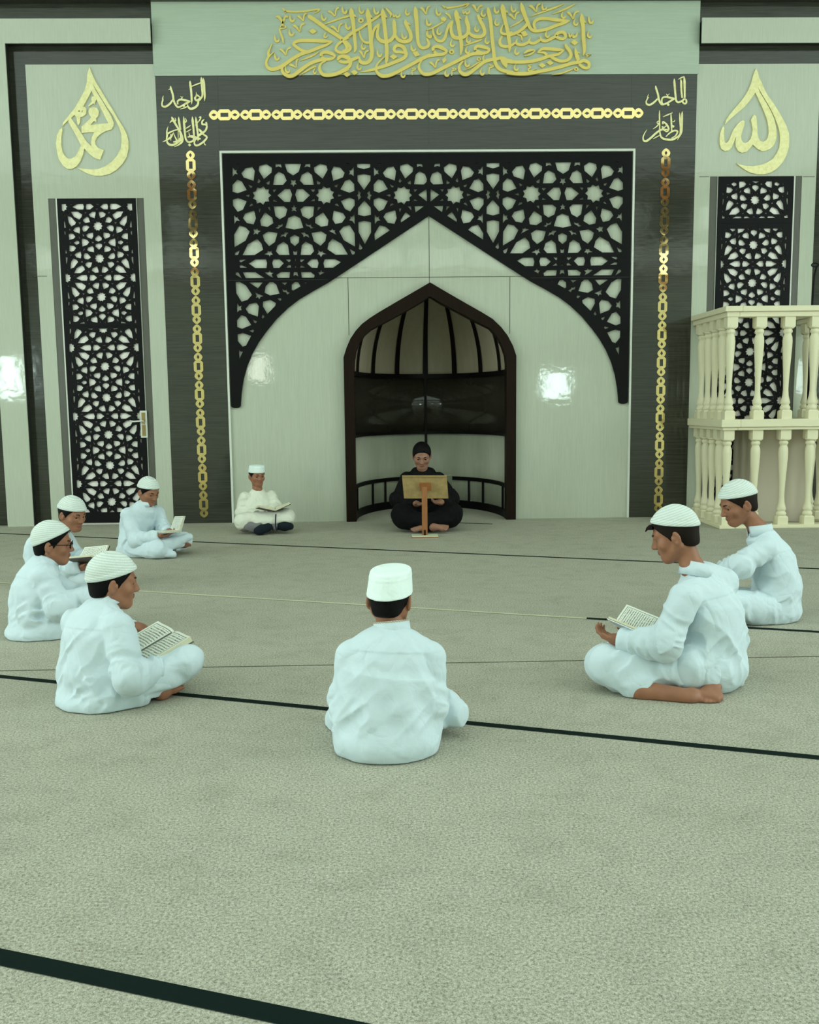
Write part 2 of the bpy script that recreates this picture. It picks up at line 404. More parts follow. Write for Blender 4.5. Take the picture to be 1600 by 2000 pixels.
# ================================================================== the prayer niche
A_, B_ = (AI[-1][0]-AI[0][0])/2+.02, 1.28; CX = (AI[-1][0]+AI[0][0])/2
ZBAR = WZ(838, 735, B_); ZMID = WZ(838, 845, B_); ZR1 = WZ(838, 933.5, B_); ZR0 = .10
HD = 1.06
def nx(t, s=1.0): return (CX+A_*s*math.cos(t), .055+B_*s*math.sin(t))
niche = empty('prayer_niche', (0, 0, 0), 'arched prayer niche with dark brown frame and ribbed half dome behind the man', 'niche')
N = 48
def ring_wall(z0, z1, name, mt, off=0.0):
    mb = MB()
    vs = [(*nx(math.pi*i/N, 1-off), z) for z in (z0, z1) for i in range(N+1)]
    mb.add(vs, [(i, i+1, N+1+i+1, N+1+i) for i in range(N)])
    o = mb.build(name, mt, niche, True)
    md = o.modifiers.new('s', 'SOLIDIFY'); md.thickness = .03; md.offset = 1
    return o
ring_wall(0, ZMID, 'niche_wall', M_NICHE); ring_wall(ZMID, ZBAR, 'dark_band', M_NDARK)
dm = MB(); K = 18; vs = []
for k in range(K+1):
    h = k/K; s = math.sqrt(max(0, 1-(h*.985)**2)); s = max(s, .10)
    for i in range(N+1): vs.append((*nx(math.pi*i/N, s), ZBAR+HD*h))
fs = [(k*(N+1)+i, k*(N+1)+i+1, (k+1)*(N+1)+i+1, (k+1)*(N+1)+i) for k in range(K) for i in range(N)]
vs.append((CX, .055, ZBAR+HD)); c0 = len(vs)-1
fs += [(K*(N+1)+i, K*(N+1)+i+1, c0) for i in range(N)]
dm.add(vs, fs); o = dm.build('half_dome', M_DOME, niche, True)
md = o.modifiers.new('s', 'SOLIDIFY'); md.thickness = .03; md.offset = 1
def hoop(z0, z1, name, thick=.02):
    mb = MB(); n = N
    for i in range(n):
        t0, t1 = math.pi*i/n, math.pi*(i+1)/n
        q = [(*nx(t0, .975), z0), (*nx(t1, .975), z0), (*nx(t1, 1.0), z0), (*nx(t0, 1.0), z0)]
        q2 = [(x, y, z1) for x, y, _ in q]
        mb.add(q+q2, [(0, 3, 2, 1), (4, 5, 6, 7), (0, 1, 5, 4), (2, 3, 7, 6)])
    return mb.build(name, M_NLATH, niche)
hoop(ZBAR-.025, ZBAR+.028, 'hoop'); hoop(ZMID-.015, ZMID+.015, 'hoop'); hoop(ZR1-.022, ZR1+.022, 'hoop'); hoop(.0, .09, 'hoop')
for k in (-3, -2, -1, 0, 1, 2, 3):
    t = math.pi/2-math.radians(25)*k
    pts = []
    for j in range(17):
        h = j/16*.985; s = math.sqrt(max(0, 1-(h*.985)**2)); s = max(s*.985, .1); pts.append((*nx(t, s), ZBAR+HD*h))
    mb = MB()
    tx, ty = -math.sin(t)*A_, math.cos(t)*B_; q = math.hypot(tx, ty); tx, ty = tx/q*.032, ty/q*.032
    vs = []
    for (x, y, z), j in zip(pts, range(17)):
        w_ = 1-.35*j/16
        nrm = np.array([CX-x, -y*.7, -(z-ZBAR)*.8]); nrm = nrm/np.linalg.norm(nrm)*.012
        for sgn in (-1, 1): vs.append((x+sgn*tx*w_, y+sgn*ty*w_, z))
        for sgn in (1, -1): vs.append((x+sgn*tx*w_+nrm[0], y+sgn*ty*w_+nrm[1], z+nrm[2]))
    fs = []
    for j in range(16):
        for e in range(4): fs.append((j*4+e, j*4+(e+1) % 4, j*4+4+(e+1) % 4, j*4+4+e))
    mb.add(vs, fs+[(0, 1, 2, 3), (64, 67, 66, 65)]); mb.build('dome_rib', M_NLATH, niche)
x, y = nx(math.pi/2, .985); MB().box(x-.014, x+.014, y-.012, y+.02, ZR1, ZBAR).build('upright_lath', M_NLATH, niche)
for k in (-3.35, -2.15, -1.55, -.6, .6, 1.55, 2.15, 3.35):
    t = math.pi/2-math.radians(25)*k*.97
    x, y = nx(t, .985); MB().box(x-.011, x+.011, y-.012, y+.012, .05, ZR1).build('railing_post', M_NLATH, niche)
fr = plate([AO+AI[::-1]], -.075, .10)
link('arch_frame', fr, M_BROWN, niche)
# floor of the niche carries on the carpet (part of the floor slab)
# ================================================================== cut lattice over the arch
def star(cx, cy, R, r, n, rot=0.0):
    return [(cx+(R if i % 2 == 0 else r)*math.cos(rot+math.pi*i/n), cy+(R if i % 2 == 0 else r)*math.sin(rot+math.pi*i/n)) for i in range(2*n)]
LA = [[(248,156),(290,156),(268,174)],[(185,200),(215,245),(255,240),(238,275),(262,310),(225,300),(188,342)],[(322,288),(385,216),(475,203),(510,262),(494,400),(360,352)],
[(590,185),(682,157),(765,212),(757,282),(655,370),(580,250)],[(828,153),(900,156),(912,208),(868,190),(832,205)],[(968,155),(1198,155),(1165,270),(1088,320),(1008,270)],
[(1275,156),(1338,153),(1338,205),(1300,190),(1258,205)],[(1405,205),(1490,155),(1575,180),(1592,245),(1525,365),(1412,270)],[(190,465),(255,392),(318,420),(388,540),(262,585),(190,562)],
[(420,458),(480,484),(468,510),(446,505)],[(568,370),(600,412),(580,438),(556,428)],[(738,398),(732,458),(705,458),(690,432)],[(818,325),(872,272),(945,312),(985,402),(935,460),(795,460)],
[(1052,385),(1090,402),(1128,385),(1116,430),(1136,458),(1105,458),(1092,495),(1078,458),(1044,458),(1066,430)],[(1218,318),(1302,270),(1362,322),(1385,458),(1250,458),(1194,400)],
[(1438,395),(1492,434),(1480,457),(1448,455)],[(785,532),(840,532),(803,575)],[(790,678),(850,713),(790,713)],[(862,620),(965,532),(1035,532),(1065,612),(1037,712),(960,712)],
[(1148,532),(1230,532),(1328,620),(1235,710),(1158,710),(1125,610)],[(1345,530),(1405,530),(1405,550),(1385,572)],[(1405,675),(1405,708),(1345,708),(1385,678)],[(375,622),(425,606),(437,628),(425,646)],
[(195,690),(265,665),(390,712),(335,830),(265,860),(197,768)],[(470,740),(488,768),(432,790),(455,745)],[(570,820),(605,818),(588,878)],[(700,792),(742,790),(748,848)],
[(206,915),(240,950),(275,930),(262,965),(290,1000),(248,995),(214,1048)],[(345,955),(375,895),(502,850),(528,965),(495,1048),(405,1030)],[(668,880),(770,960),(785,1034),(705,1086),(617,1069),(602,994)],
[(805,788),(945,788),(995,832),(970,925),(890,972),(828,925)],[(1098,755),(1112,800),(1140,808),(1118,825),(1138,860),(1100,845),(1062,858),(1080,825),(1060,805),(1085,800)],
[(1255,788),(1392,790),(1380,925),(1318,970),(1230,925),(1203,830)],[(1455,790),(1500,800),(1455,845)],[(1530,880),(1425,955),(1422,1030),(1505,1083),(1595,1068),(1605,990)],
star(619,622,133,100,9,0),star(1565,618,130,98,9,math.pi)]
LB = [[(288,160),(375,190),(435,250),(378,375),(220,470),(214,290)],[(545,192),(565,230),(605,238),(570,258),(560,285),(530,272),(488,300),(512,250),(495,208),(535,215)],
[(820,190),(870,165),(855,145),(895,150),(930,125),(925,165),(895,180),(870,202)],[(1020,45),(1105,10),(1185,50),(1230,185),(1105,210),(982,185)],[(1275,122),(1320,150),(1355,132),(1350,165),(1390,188),(1350,200),(1330,172),(1290,165)],
[(640,298),(715,250),(848,272),(810,400),(732,455),(665,380)],[(898,335),(915,290),(955,285),(960,258),(1015,265),(985,295),(975,330),(945,308)],[(1200,262),(1258,260),(1275,285),(1305,290),(1322,335),(1275,310),(1245,330),(1240,298)],
[(1045,335),(1110,298),(1172,332),(1168,405),(1115,455),(1055,405)],[(1368,270),(1500,245),(1578,295),(1560,385),(1495,450),(1405,390)],[(545,360),(610,430),(632,515),(515,590),(340,592),(415,440)],
[(770,520),(760,560),(782,590),(750,590),(738,625),(725,590),(655,585),(705,560),(710,535),(740,545)],[(860,455),(940,402),(1003,450),(1025,588),(885,588),(835,535)],[(1222,450),(1275,402),(1365,448),(1392,535),(1345,588),(1205,588)],
[(1085,530),(1115,548),(1145,525),(1140,588),(1098,588)],[(1458,515),(1495,548),(1530,530),(1525,555),(1580,580),(1525,585),(1502,622),(1480,585),(1448,588),(1470,555)],[(222,560),(298,515),(265,592),(222,594)],
[(290,665),(388,660),(315,702),(290,690)],[(290,750),(315,742),(395,782),(300,782)],[(438,720),(530,662),(675,662),(692,715),(682,785),(530,785)],[(795,662),(880,662),(938,718),(880,782),(800,782),(780,715)],
[(980,660),(1045,658),(1045,685),(1025,700)],[(1020,742),(1050,748),(1050,780),(985,780)],[(1115,655),(1128,655),(1120,700)],[(1120,742),(1132,780),(1110,780)],[(1195,658),(1255,660),(1215,698),(1195,690)],[(1205,742),(1260,780),(1195,780)],
[(1300,718),(1365,660),(1440,660),(1460,715),(1445,780),(1370,780)],[(1562,660),(1705,658),(1788,703),(1680,778),(1560,780),(1545,715)],[(235,855),(272,855),(318,938),(232,885)],[(345,852),(520,852),(648,935),(390,937)],
[(742,818),(752,855),(792,862),(765,885),(785,928),(738,905),(668,855),(722,850)],[(905,850),(1033,850),(1025,932),(865,932),(845,890)],[(1100,850),(1145,850),(1160,912),(1125,890),(1092,910)],[(1212,850),(1345,850),(1400,895),(1392,930),(1225,930)],
[(1502,815),(1515,848),(1550,855),(1520,870),(1485,892),(1480,870),(1462,855),(1490,848)]]
LC = [[(95,195),(185,212),(248,285),(222,350),(90,398),(62,265)],[(278,150),(318,150),(315,165)],[(385,195),(385,335),(350,305),(318,312),(335,275),(315,250),(350,245)],[(448,152),(625,152),(625,205),(540,230),(450,205)],
[(690,195),(725,245),(762,245),(745,275),(762,305),(730,300),(695,330)],[(755,150),(800,150),(770,165)],[(828,285),(890,212),(980,195),(1012,262),(994,395),(865,345)],[(1092,180),(1185,152),(1265,210),(1258,270),(1157,362),(1085,240)],
[(1332,150),(1398,152),(1412,200),(1368,185),(1335,198)],[(1318,312),(1370,268),(1445,305),(1472,375),(1470,415),(1432,455),(1295,452)],[(155,450),(135,502),(105,490),(110,470)],[(262,410),(325,385),(390,455),(393,550),(325,578),(198,530)],
[(452,325),(540,308),(632,328),(630,402),(542,530),(455,408)],[(692,460),(755,385),(820,410),(888,525),(765,578),(693,550)],[(925,455),(985,482),(970,505),(948,500)],[(1072,362),(1100,405),(1080,432),(1058,420)],[(1235,395),(1235,455),(1205,452),(1190,430)],
[(455,550),(495,590),(480,615),(495,648),(458,690),(455,640),(440,620),(458,600)],[(628,550),(632,605),(655,620),(635,640),(630,690),(590,650),(608,620),(590,590)],[(160,600),(215,622),(165,640),(155,625)],[(870,618),(930,597),(935,625),(925,640)],
star(1116,618,132,99,9,0),[(1280,530),(1338,528),(1300,570)],[(1298,670),(1342,707),(1282,705)],[(1353,612),(1470,530),(1475,708)],[(205,708),(325,658),(395,690),(397,770),(335,855),(265,820)],[(692,690),(760,658),(888,708),(830,822),(765,855),(693,765)],
[(110,745),(140,740),(168,785),(115,768)],[(965,735),(985,755),(925,785),(945,745)],[(1065,812),(1100,812),(1075,870)],[(1195,785),(1240,783),(1245,845)],[(95,850),(225,890),(262,950),(210,1025),(120,1042),(78,975)],
[(395,905),(400,1045),(365,1000),(320,992),(345,960),(330,935),(362,938)],[(460,808),(548,705),(635,808),(637,905),(550,928),(460,905)],[(703,905),(735,945),(768,935),(760,965),(785,992),(740,1000),(707,1045)],[(838,945),(870,888),(1000,845),(1022,960),(990,1040),(900,1025)],
[(1298,782),(1432,782),(1312,870)],[(1160,875),(1228,930),(1098,1020),(1093,985)]]
LD = [[(70,350),(85,378),(120,370),(102,398),(130,445),(75,415),(15,385),(55,375)],[(240,330),(325,308),(395,420),(402,612),(245,522),(180,395)],[(465,265),(545,245),(638,265),(640,410),(555,570),(468,405)],[(775,308),(860,330),(917,382),(710,522),(705,430)],
[(20,575),(75,510),(200,580),(292,735),(120,738),(5,660)],[(330,655),(405,700),(395,735),(365,738)],[(472,570),(518,645),(490,668),(468,658)]]
LE = [[(222,155),(275,155),(360,205),(437,325),(380,390),(300,415),(230,300)],[(410,155),(590,155),(528,232)],[(640,210),(690,155),(735,155),(780,190),(822,305),(700,330),(625,290)],[(855,155),(935,155),(905,188)],[(1005,185),(1045,152),(1085,155),(1115,210),(1025,262),(1002,250)],
[(1178,153),(1215,153),(1195,168)],[(485,288),(525,315),(598,345),(560,358),(545,388),(530,360),(495,372),(512,340)],[(868,245),(905,265),(930,250),(930,280),(970,300),(935,320),(920,290),(885,285)],[(800,378),(845,372),(855,395),(838,410)],
[(605,425),(695,400),(772,445),(765,480),(662,585),(603,485)],[(363,520),(410,460),(500,440),(535,490),(522,625),(400,580)],[(238,440),(268,488),(305,475),(288,510),(300,540),(272,540),(240,570)],[(242,685),(295,615),(358,640),(425,745),(310,795),(243,770)],
[(595,595),(617,635),(598,655),(580,640)],[(455,672),(512,700),(498,722),(475,712)],[(408,828),(460,810),(472,830),(458,850)],[(248,885),(312,865),(425,905),(360,1028),(315,1045),(252,970)],[(262,1088),(285,1118),(315,1120),(270,1220)]]
YS = -.024
holes = []
for lst, ox, oy, sc in ((LA, 430, 300, 7.619), (LB, 430, 420, 7.619), (LC, 640, 300, 7.619), (LD, 640, 400, 7.619), (LE, 430, 530, 7.1429)):
    for pl in lst:
        q = [W(ox+a/sc, oy+b/sc, YS) for a, b in pl]; q = [(float(p[0]), float(p[2])) for p in q]
        cx_ = sum(p[0] for p in q)/len(q); cz_ = sum(p[1] for p in q)/len(q); sz = max(abs(p[0]-cx_)+abs(p[1]-cz_) for p in q); g_ = 1.05+min(.10, .004/sz)
        holes.append([(cx_+(x-cx_)*g_, cz_+(z-cz_)*g_) for x, z in q])
CXS = WX(837.8, 424, YS)
edge_px = [(470.6, 795), (470.6, 789), (472, 768), (476.2, 740), (483.2, 714.8), (493, 691), (505.6, 668.6), (521, 646.9), (540.6, 623), (563, 601.4), (584, 585.3), (612, 568.5), (640, 553), (660, 540), (837.8, 421.7)]
inner = [(float(p[0]), float(p[2])) for p in (W(a, b, YS) for a, b in edge_px)]
ox0 = FX0+.02; ztop = FZ-.02
fx = inner[0][0]; zb = WZ(461, 792, YS); rr = (fx-ox0)/2
foot = [(ox0+rr-rr*math.cos(a), zb-rr*.55*math.sin(a)) for a in np.linspace(0, math.pi, 9)]
outl = [(ox0, ztop)]+foot+inner[1:]
mir = lambda pl: [(2*CXS-x, z) for x, z in pl]
outline = [(ox0, ztop)]+foot+inner[1:-1]+[inner[-1]]+mir(inner[1:-1])[::-1]+mir(foot)[::-1]+[(2*CXS-ox0, ztop)]
screen = empty('arch_lattice', (0, YS, 0), 'large black star-patterned lattice filling the corners above the pale pointed arch', 'lattice')
pm = plate([outline]+holes+[mir(h) for h in holes if all(x < CXS-.004 for x, z in h)], -.008, .009)
link('cut_panel', pm, M_BLACK, screen)
sj = MB(); z = WZ(470, 547.5, YS)
x1 = WX(652, 547, YS)
MJ = mat('lattice_joint', srgb(12, 12, 12), .6)
MB().box(ox0+.01, x1-.06, -.0092, -.007, z-.003, z+.003).build('panel_joint', MJ, screen); MB().box(2*CXS-x1+.06, 2*CXS-ox0-.01, -.0092, -.007, z-.003, z+.003).build('panel_joint', MJ, screen)

# ================================================================== doors with ten-pointed star lattice
TS = 8.8889
def q_sym(pl, cy=782): return pl
DT = [[(300,172),(388,127),(470,127),(485,172),(475,215),(390,215)],[(540,127),(600,127),(655,172),(600,215),(538,215),(528,172)],[(240,204),(290,209),(245,216)],[(240,140),(290,135),(245,128)],
[(272,262),(380,262),(450,310),(440,345),(405,385),(320,340)],[(495,265),(540,265),(515,292)],[(582,300),(635,262),(690,265),(692,295),(675,365),(600,335)],[(205,265),(245,300),(235,306)],
[(205,335),(270,360),(340,440),(325,470),(265,500),(225,440)],[(478,390),(530,345),(565,365),(590,432),(515,445),(480,415)],[(390,440),(435,438),(420,475)],[(132,300),(157,310),(152,345)],[(132,400),(157,450),(169,522),(135,525)],
[(302,570),(330,530),(400,515),(412,560),(405,625),(325,595)],[(460,525),(475,502),(530,495),(575,525),(525,585),(480,595),(460,560)],[(218,535),(255,572),(222,575)],[(218,640),(258,630),(298,645),(326,685),(298,715),(226,730)],
[(530,655),(560,630),(640,618),(642,680),(620,720),(545,690)],[(450,632),(470,640),(490,670),(478,680),(462,665)],[(378,665),(395,680),(415,715),(405,722),(390,700)],
[(136,592),(164,600),(159,640),(142,665)],[(632,400),(655,408),(640,425)],[(590,480),(618,482),(600,493)],[(612,560),(640,556),(630,573)],[(676,608),(704,610),(688,630)]]
DTS = [[(308,785),(348,752),(390,765),(398,786),(390,805),(348,820)],[(450,720),(535,745),(565,782),(535,820),(455,850),(448,785)],[(610,770),(640,775),(658,785),(635,802)],[(228,775),(262,788),(232,800)]]   # on the mid row
def skew(a, b): return a-(720+(b-172)*.0345), b      # remove the lean of the photographed door; x from the door's axis
def star_holes(axis_x, sx, zrows, P2):
    """holes of the pattern; zrows: heights of row centres, P2 half period (m)"""
    k = P2/(782-172); out = []
    for z0 in zrows:
        for sg in (1, -1):
            for pl in DT:
                a = [skew(*p) for p in pl]
                for sd in (1, -1):
                    if pl is DT[0] or pl is DT[1]:
                        if sg == -1: continue
                    out.append([(axis_x+sd*x*sx, z0-sg*(b-172)*k) for x, b in a])
            st = [skew(735+76*math.cos(t), 505+76*math.sin(t)) if j % 2 == 0 else skew(735+58*math.cos(t), 505+58*math.sin(t)) for j, t in enumerate(np.linspace(0, 2*math.pi, 21)[:-1])]
            out.append([(axis_x+(x-4)*sx, z0-sg*(b-172)*k) for x, b in st])
            ax = [(738-40+58-58, 0)]
            kite = [skew(680+4, 712), skew(738, 658), skew(792, 712), skew(790, 742), skew(738, 765), skew(687, 742)]
            out.append([(axis_x+(x)*sx, z0-sg*(b-172)*k) for x, b in kite])
            out.append([(axis_x+x*sx, z0-sg*(b-172)*k) for x, b in ((-14, 385), (14, 385), (0, 368))])
        for pl in DTS:
            a = [skew(*p) for p in pl]
            for sd in (1, -1): out.append([(axis_x+sd*x*sx, z0-(b-172)*k) for x, b in a])
        for sd in (1, -1):
            out.append([(axis_x+sd*(-604+(76 if j % 2 == 0 else 58)*math.cos(t))*sx, z0-((76 if j % 2 == 0 else 58)*math.sin(t))*k) for j, t in enumerate(np.linspace(0, 2*math.pi, 21)[:-1])])
        out.append([(axis_x+x*sx, z0-(b-172)*k) for x, b in ((-34, 206), (34, 206), (0, 222))])
        out.append([(axis_x+x*sx, z0+(b-172)*k) for x, b in ((-34, 206), (34, 206), (0, 222))])
    return out
def clip_poly(pl, x0, x1, z0, z1):
    def half(p, f, inter):
        o = []
        for i in range(len(p)):
            a, b = p[i-1], p[i]
            if f(b):
                if not f(a): o.append(inter(a, b))
                o.append(b)
            elif f(a): o.append(inter(a, b))
        return o
    ix = lambda c: (lambda a, b: (c, a[1]+(b[1]-a[1])*(c-a[0])/(b[0]-a[0])))
    iz = lambda c: (lambda a, b: (a[0]+(b[0]-a[0])*(c-a[1])/(b[1]-a[1]), c))
    for f, it in ((lambda p: p[0] > x0, ix(x0)), (lambda p: p[0] < x1, ix(x1)), (lambda p: p[1] > z0, iz(z0)), (lambda p: p[1] < z1, iz(z1))):
        if len(pl) < 3: return []
        pl = half(pl, f, it)
    if len(pl) < 3: return []
    ar = abs(sum(pl[i-1][0]*pl[i][1]-pl[i][0]*pl[i-1][1] for i in range(len(pl))))/2
    return pl if ar > 1.2e-5 else []
def lattice_panel(name, parent, x0, x1, z0, z1, hx0, hx1, hz0, hz1, hl):
    def grow(h, k=1.15):
        cx = sum(p[0] for p in h)/len(h); cz = sum(p[1] for p in h)/len(h); return [(cx+(x-cx)*k, cz+(z-cz)*k) for x, z in h]
    hs = [c for c in (clip_poly(grow(h), hx0, hx1, hz0, hz1) for h in hl) if c]
    me = plate([[(x0, z0), (x1, z0), (x1, z1), (x0, z1)]]+hs, -.026, -.012)
    return link(name, me, M_BLACK, parent)
def door(n, DX, ztop, zbot, panels):
    r = empty('door_%d' % n, (0, 0, 0), kind='structure')
    MB().box(DX[0], DX[5], -.006, .012, zbot, ztop).build('door_backing', M_BACKING, r)
    j = MB(); j.box(DX[0], DX[1], -.012, .0, zbot, ztop); j.box(DX[4], DX[5], -.012, .0, zbot, ztop); j.build('door_jamb', M_JAMB, r)
    ed = MB(); ed.box(DX[1], DX[2], -.02, 0, zbot, ztop); ed.box(DX[3], DX[4]-.002, -.02, 0, zbot, ztop); ed.build('edge_trim', M_WTRIM, r)
    for p in panels: lattice_panel('lattice_panel', r, DX[2], DX[3], *p)
    return r
# left door
xa = (LDX[2]+LDX[3])/2; sx = (WX(1308/TS+110, 400)-WX(116/TS+110, 400))/2/604
zr0, zr1, zr2 = WZ(190, 404.3), WZ(197, 542), WZ(205, 679)
P = (zr0-zr2)/2; P2 = P*.5
rows = [zr0-P*i for i in range(-1, 6)]
hl = star_holes(xa, sx, rows, P2)
hxl, hxr = xa-604*sx-.010, xa+604*sx+.010
zs = WZ(197, 637.5)
D1 = door(1, LDX, LDZ, 0.0, [(zs+.0005, LDZ-.004, hxl, hxr, WZ(197, 632), WZ(190, 398.5), hl), (0.02, zs-.0005, hxl, hxr, WZ(205, 1000), WZ(197, 642), hl)])
hp = empty('tmp'); bpy.data.objects.remove(hp)
M_BRASS = mat('worn_brass', srgb(150, 130, 84), .35, .8)
hx, hz = WX(281.5, 830, -.03), WZ(281.5, 828.5, -.03)
MB().box(hx-.036, hx+.036, -.042, -.028, hz-.145, hz+.145).build('handle_plate', M_WTRIM, D1)
hb = MB(); hb.box(hx-.018, hx+.018, -.050, -.040, hz+.03, hz+.125); hb.box(hx-.018, hx+.018, -.050, -.040, hz-.125, hz-.01)
hb.lathe([(0.0, 0), (.012, 0), (.012, .03), (0, .03)], (hx, -.05, hz+.0)); hb.build('lock_plate', M_BRASS, D1)
MB().tube([(hx, -.045, hz+.035), (hx, -.085, hz+.035), (hx-.02, -.09, hz+.035), (hx-.10, -.088, hz+.030), (hx-.135, -.085, hz+.04)], [.010, .010, .010, .009, .007]).build('door_handle', M_WTRIM, D1, True)
# right door: its lower part stands behind the balustrade
xa = WX(1470.8, 478.6); sx2 = sx*1.0; hw = 604*sx2
zra, zrb = WZ(1473, 429), WZ(1469.5, 516)
h1 = star_holes(xa, sx2, [zra+P*i for i in (-1, 0, 1)], P2); h2 = star_holes(xa, sx2, [zrb-P*i for i in range(-1, 6)], P2)
zs2 = WZ(1473, 437)
xl_, xr_ = WX(1410, 400), WX(1539, 400)
door(2, RDX, RDZ, .02, [(zs2+.0006, RDZ-.004, xl_, xr_, WZ(1473, 427), WZ(1473, 355), h1), (.03, zs2-.0006, xl_, xr_, .1, WZ(1471, 447), h2)])
# ================================================================== gold lettering
def stroke(pts, sm=5):
    """pen stroke: (x, y, width) points -> outline polygon (picture-plane units)"""
    P = catmull(pts, sm); L = []; R = []
    for i, p in enumerate(P):
        a = P[max(i-1, 0)]; b = P[min(i+1, len(P)-1)]; d = np.array([b[0]-a[0], b[1]-a[1]]); d /= np.linalg.norm(d)+1e-9
        n = np.array([-d[1], d[0]])*max(p[2], 2)/2; c = np.array(p[:2])
        L.append(c+n); R.append(c-n)
    return L+R[::-1]
def S(s):
    """'x,y,w x,y,w ...' -> list"""
    return [tuple(float(q) for q in t.split(',')) for t in s.split()]
def ring_poly(cx, cy, rx, ry, n=16): return [(cx+rx*math.cos(2*math.pi*i/n), cy+ry*math.sin(2*math.pi*i/n)) for i in range(n)]
def diamond(cx, cy, rx=72, ry=52, rot=0.1):
    c, s = math.cos(rot), math.sin(rot)
    return [(cx+a*c-b*s, cy+a*s+b*c) for a, b in ((-rx, ry*.1), (-rx*.1, -ry), (rx, -ry*.1), (rx*.1, ry))]
def hookU(x, y, k=1.0): return stroke([(x, y, 8*k), (x+2*k, y+50*k, 26*k), (x+10*k, y+95*k, 38*k), (x+40*k, y+125*k, 40*k), (x+72*k, y+105*k, 34*k), (x+82*k, y+70*k, 10*k)])
def hookJ(x, y, k=1.0): return stroke([(x+30*k, y, 8*k), (x+4*k, y+55*k, 26*k), (x+8*k, y+100*k, 36*k), (x+40*k, y+122*k, 38*k), (x+66*k, y+100*k, 30*k), (x+76*k, y+75*k, 8*k)])
def vee(x0, y0, xb, yb, x1, y1): return stroke([(x0, y0, 18), (x0+.25*(xb-x0), y0-2, 42), (x0+.6*(xb-x0), y0+.35*(yb-y0), 36), (xb, yb, 20), (xb+.12*(x1-xb), yb-.5*(yb-y1), 26), (xb+.45*(x1-xb), y1+.12*(yb-y1), 30), (x1-12, y1+4, 34), (x1, y1+12, 14)])
INS = {}
INS[510] = dict(main=["1310,760,24 1150,755,62 900,742,62 690,748,62 600,795,52 640,855,52 740,920,58 850,955,60", "1310,765,20 1200,825,45 1060,875,60 900,940,62 740,990,62 560,1090,62 400,1205,70 280,1260,70 180,1270,62 110,1220,50 95,1130,42 140,1040,32 235,955,10", "140,1045,44 135,960,44 165,885,26 205,800,8",
 "1110,1030,52 1110,985,56 1180,955,62 1290,980,64 1355,1030,40 1290,1080,52 1180,1085,54 1110,1045,44", "1220,1085,56 1050,1110,62 880,1180,62 720,1290,66 600,1380,66 500,1395,66 410,1340,56 385,1260,46 425,1180,40",
 "1425,1110,50 1430,1060,56 1500,1030,62 1610,1055,62 1600,1130,62 1500,1140,50 1430,1110,50", "1190,1115,28 1100,1170,36 1075,1270,52 1130,1360,62 1230,1380,66 1400,1350,66 1610,1255,66",
 "865,280,30 900,310,66 1000,375,70 1200,520,70 1400,650,66 1500,725,64 1600,810,60 1640,890,52 1560,955,54 1440,960,52 1375,910,46 1400,830,42 1500,740,52 1610,680,52"],
 dots=[diamond(950, 572, 76, 50, .12)],
 marks=["1150,445,10 1300,390,30 1500,320,32 1640,285,28", "395,145,18 450,195,36 600,212,30 800,203,30 1060,165,28 1040,205,20 965,248,8", "270,312,16 320,305,46 380,380,40 395,450,42 360,490,34 450,490,46 350,525,34 345,570,30 390,690,38 412,800,8", "395,430,34 430,320,32 470,300,36 505,318,10", "705,1118,8 850,1060,32 980,1000,30 1062,950,8", "710,1382,8 850,1290,30 970,1225,32 1005,1222,10 965,1300,24 985,1350,34 1022,1310,10", "1185,600,22 1160,655,30 1185,685,30 1225,660,14", "445,195,28 452,238,6"],
 U=[(1490,105), (1112,240), (530,265), (515,520), (250,635), (250,970), (1560,405), (445,1205)],
 V=[(1230,212,1360,290,1430,140), (663,300,775,375,832,245), (583,472,710,575,800,430), (338,910,455,1008,545,875), (513,1190,642,1235,682,1085), (1282,492,1418,585,1495,432)])
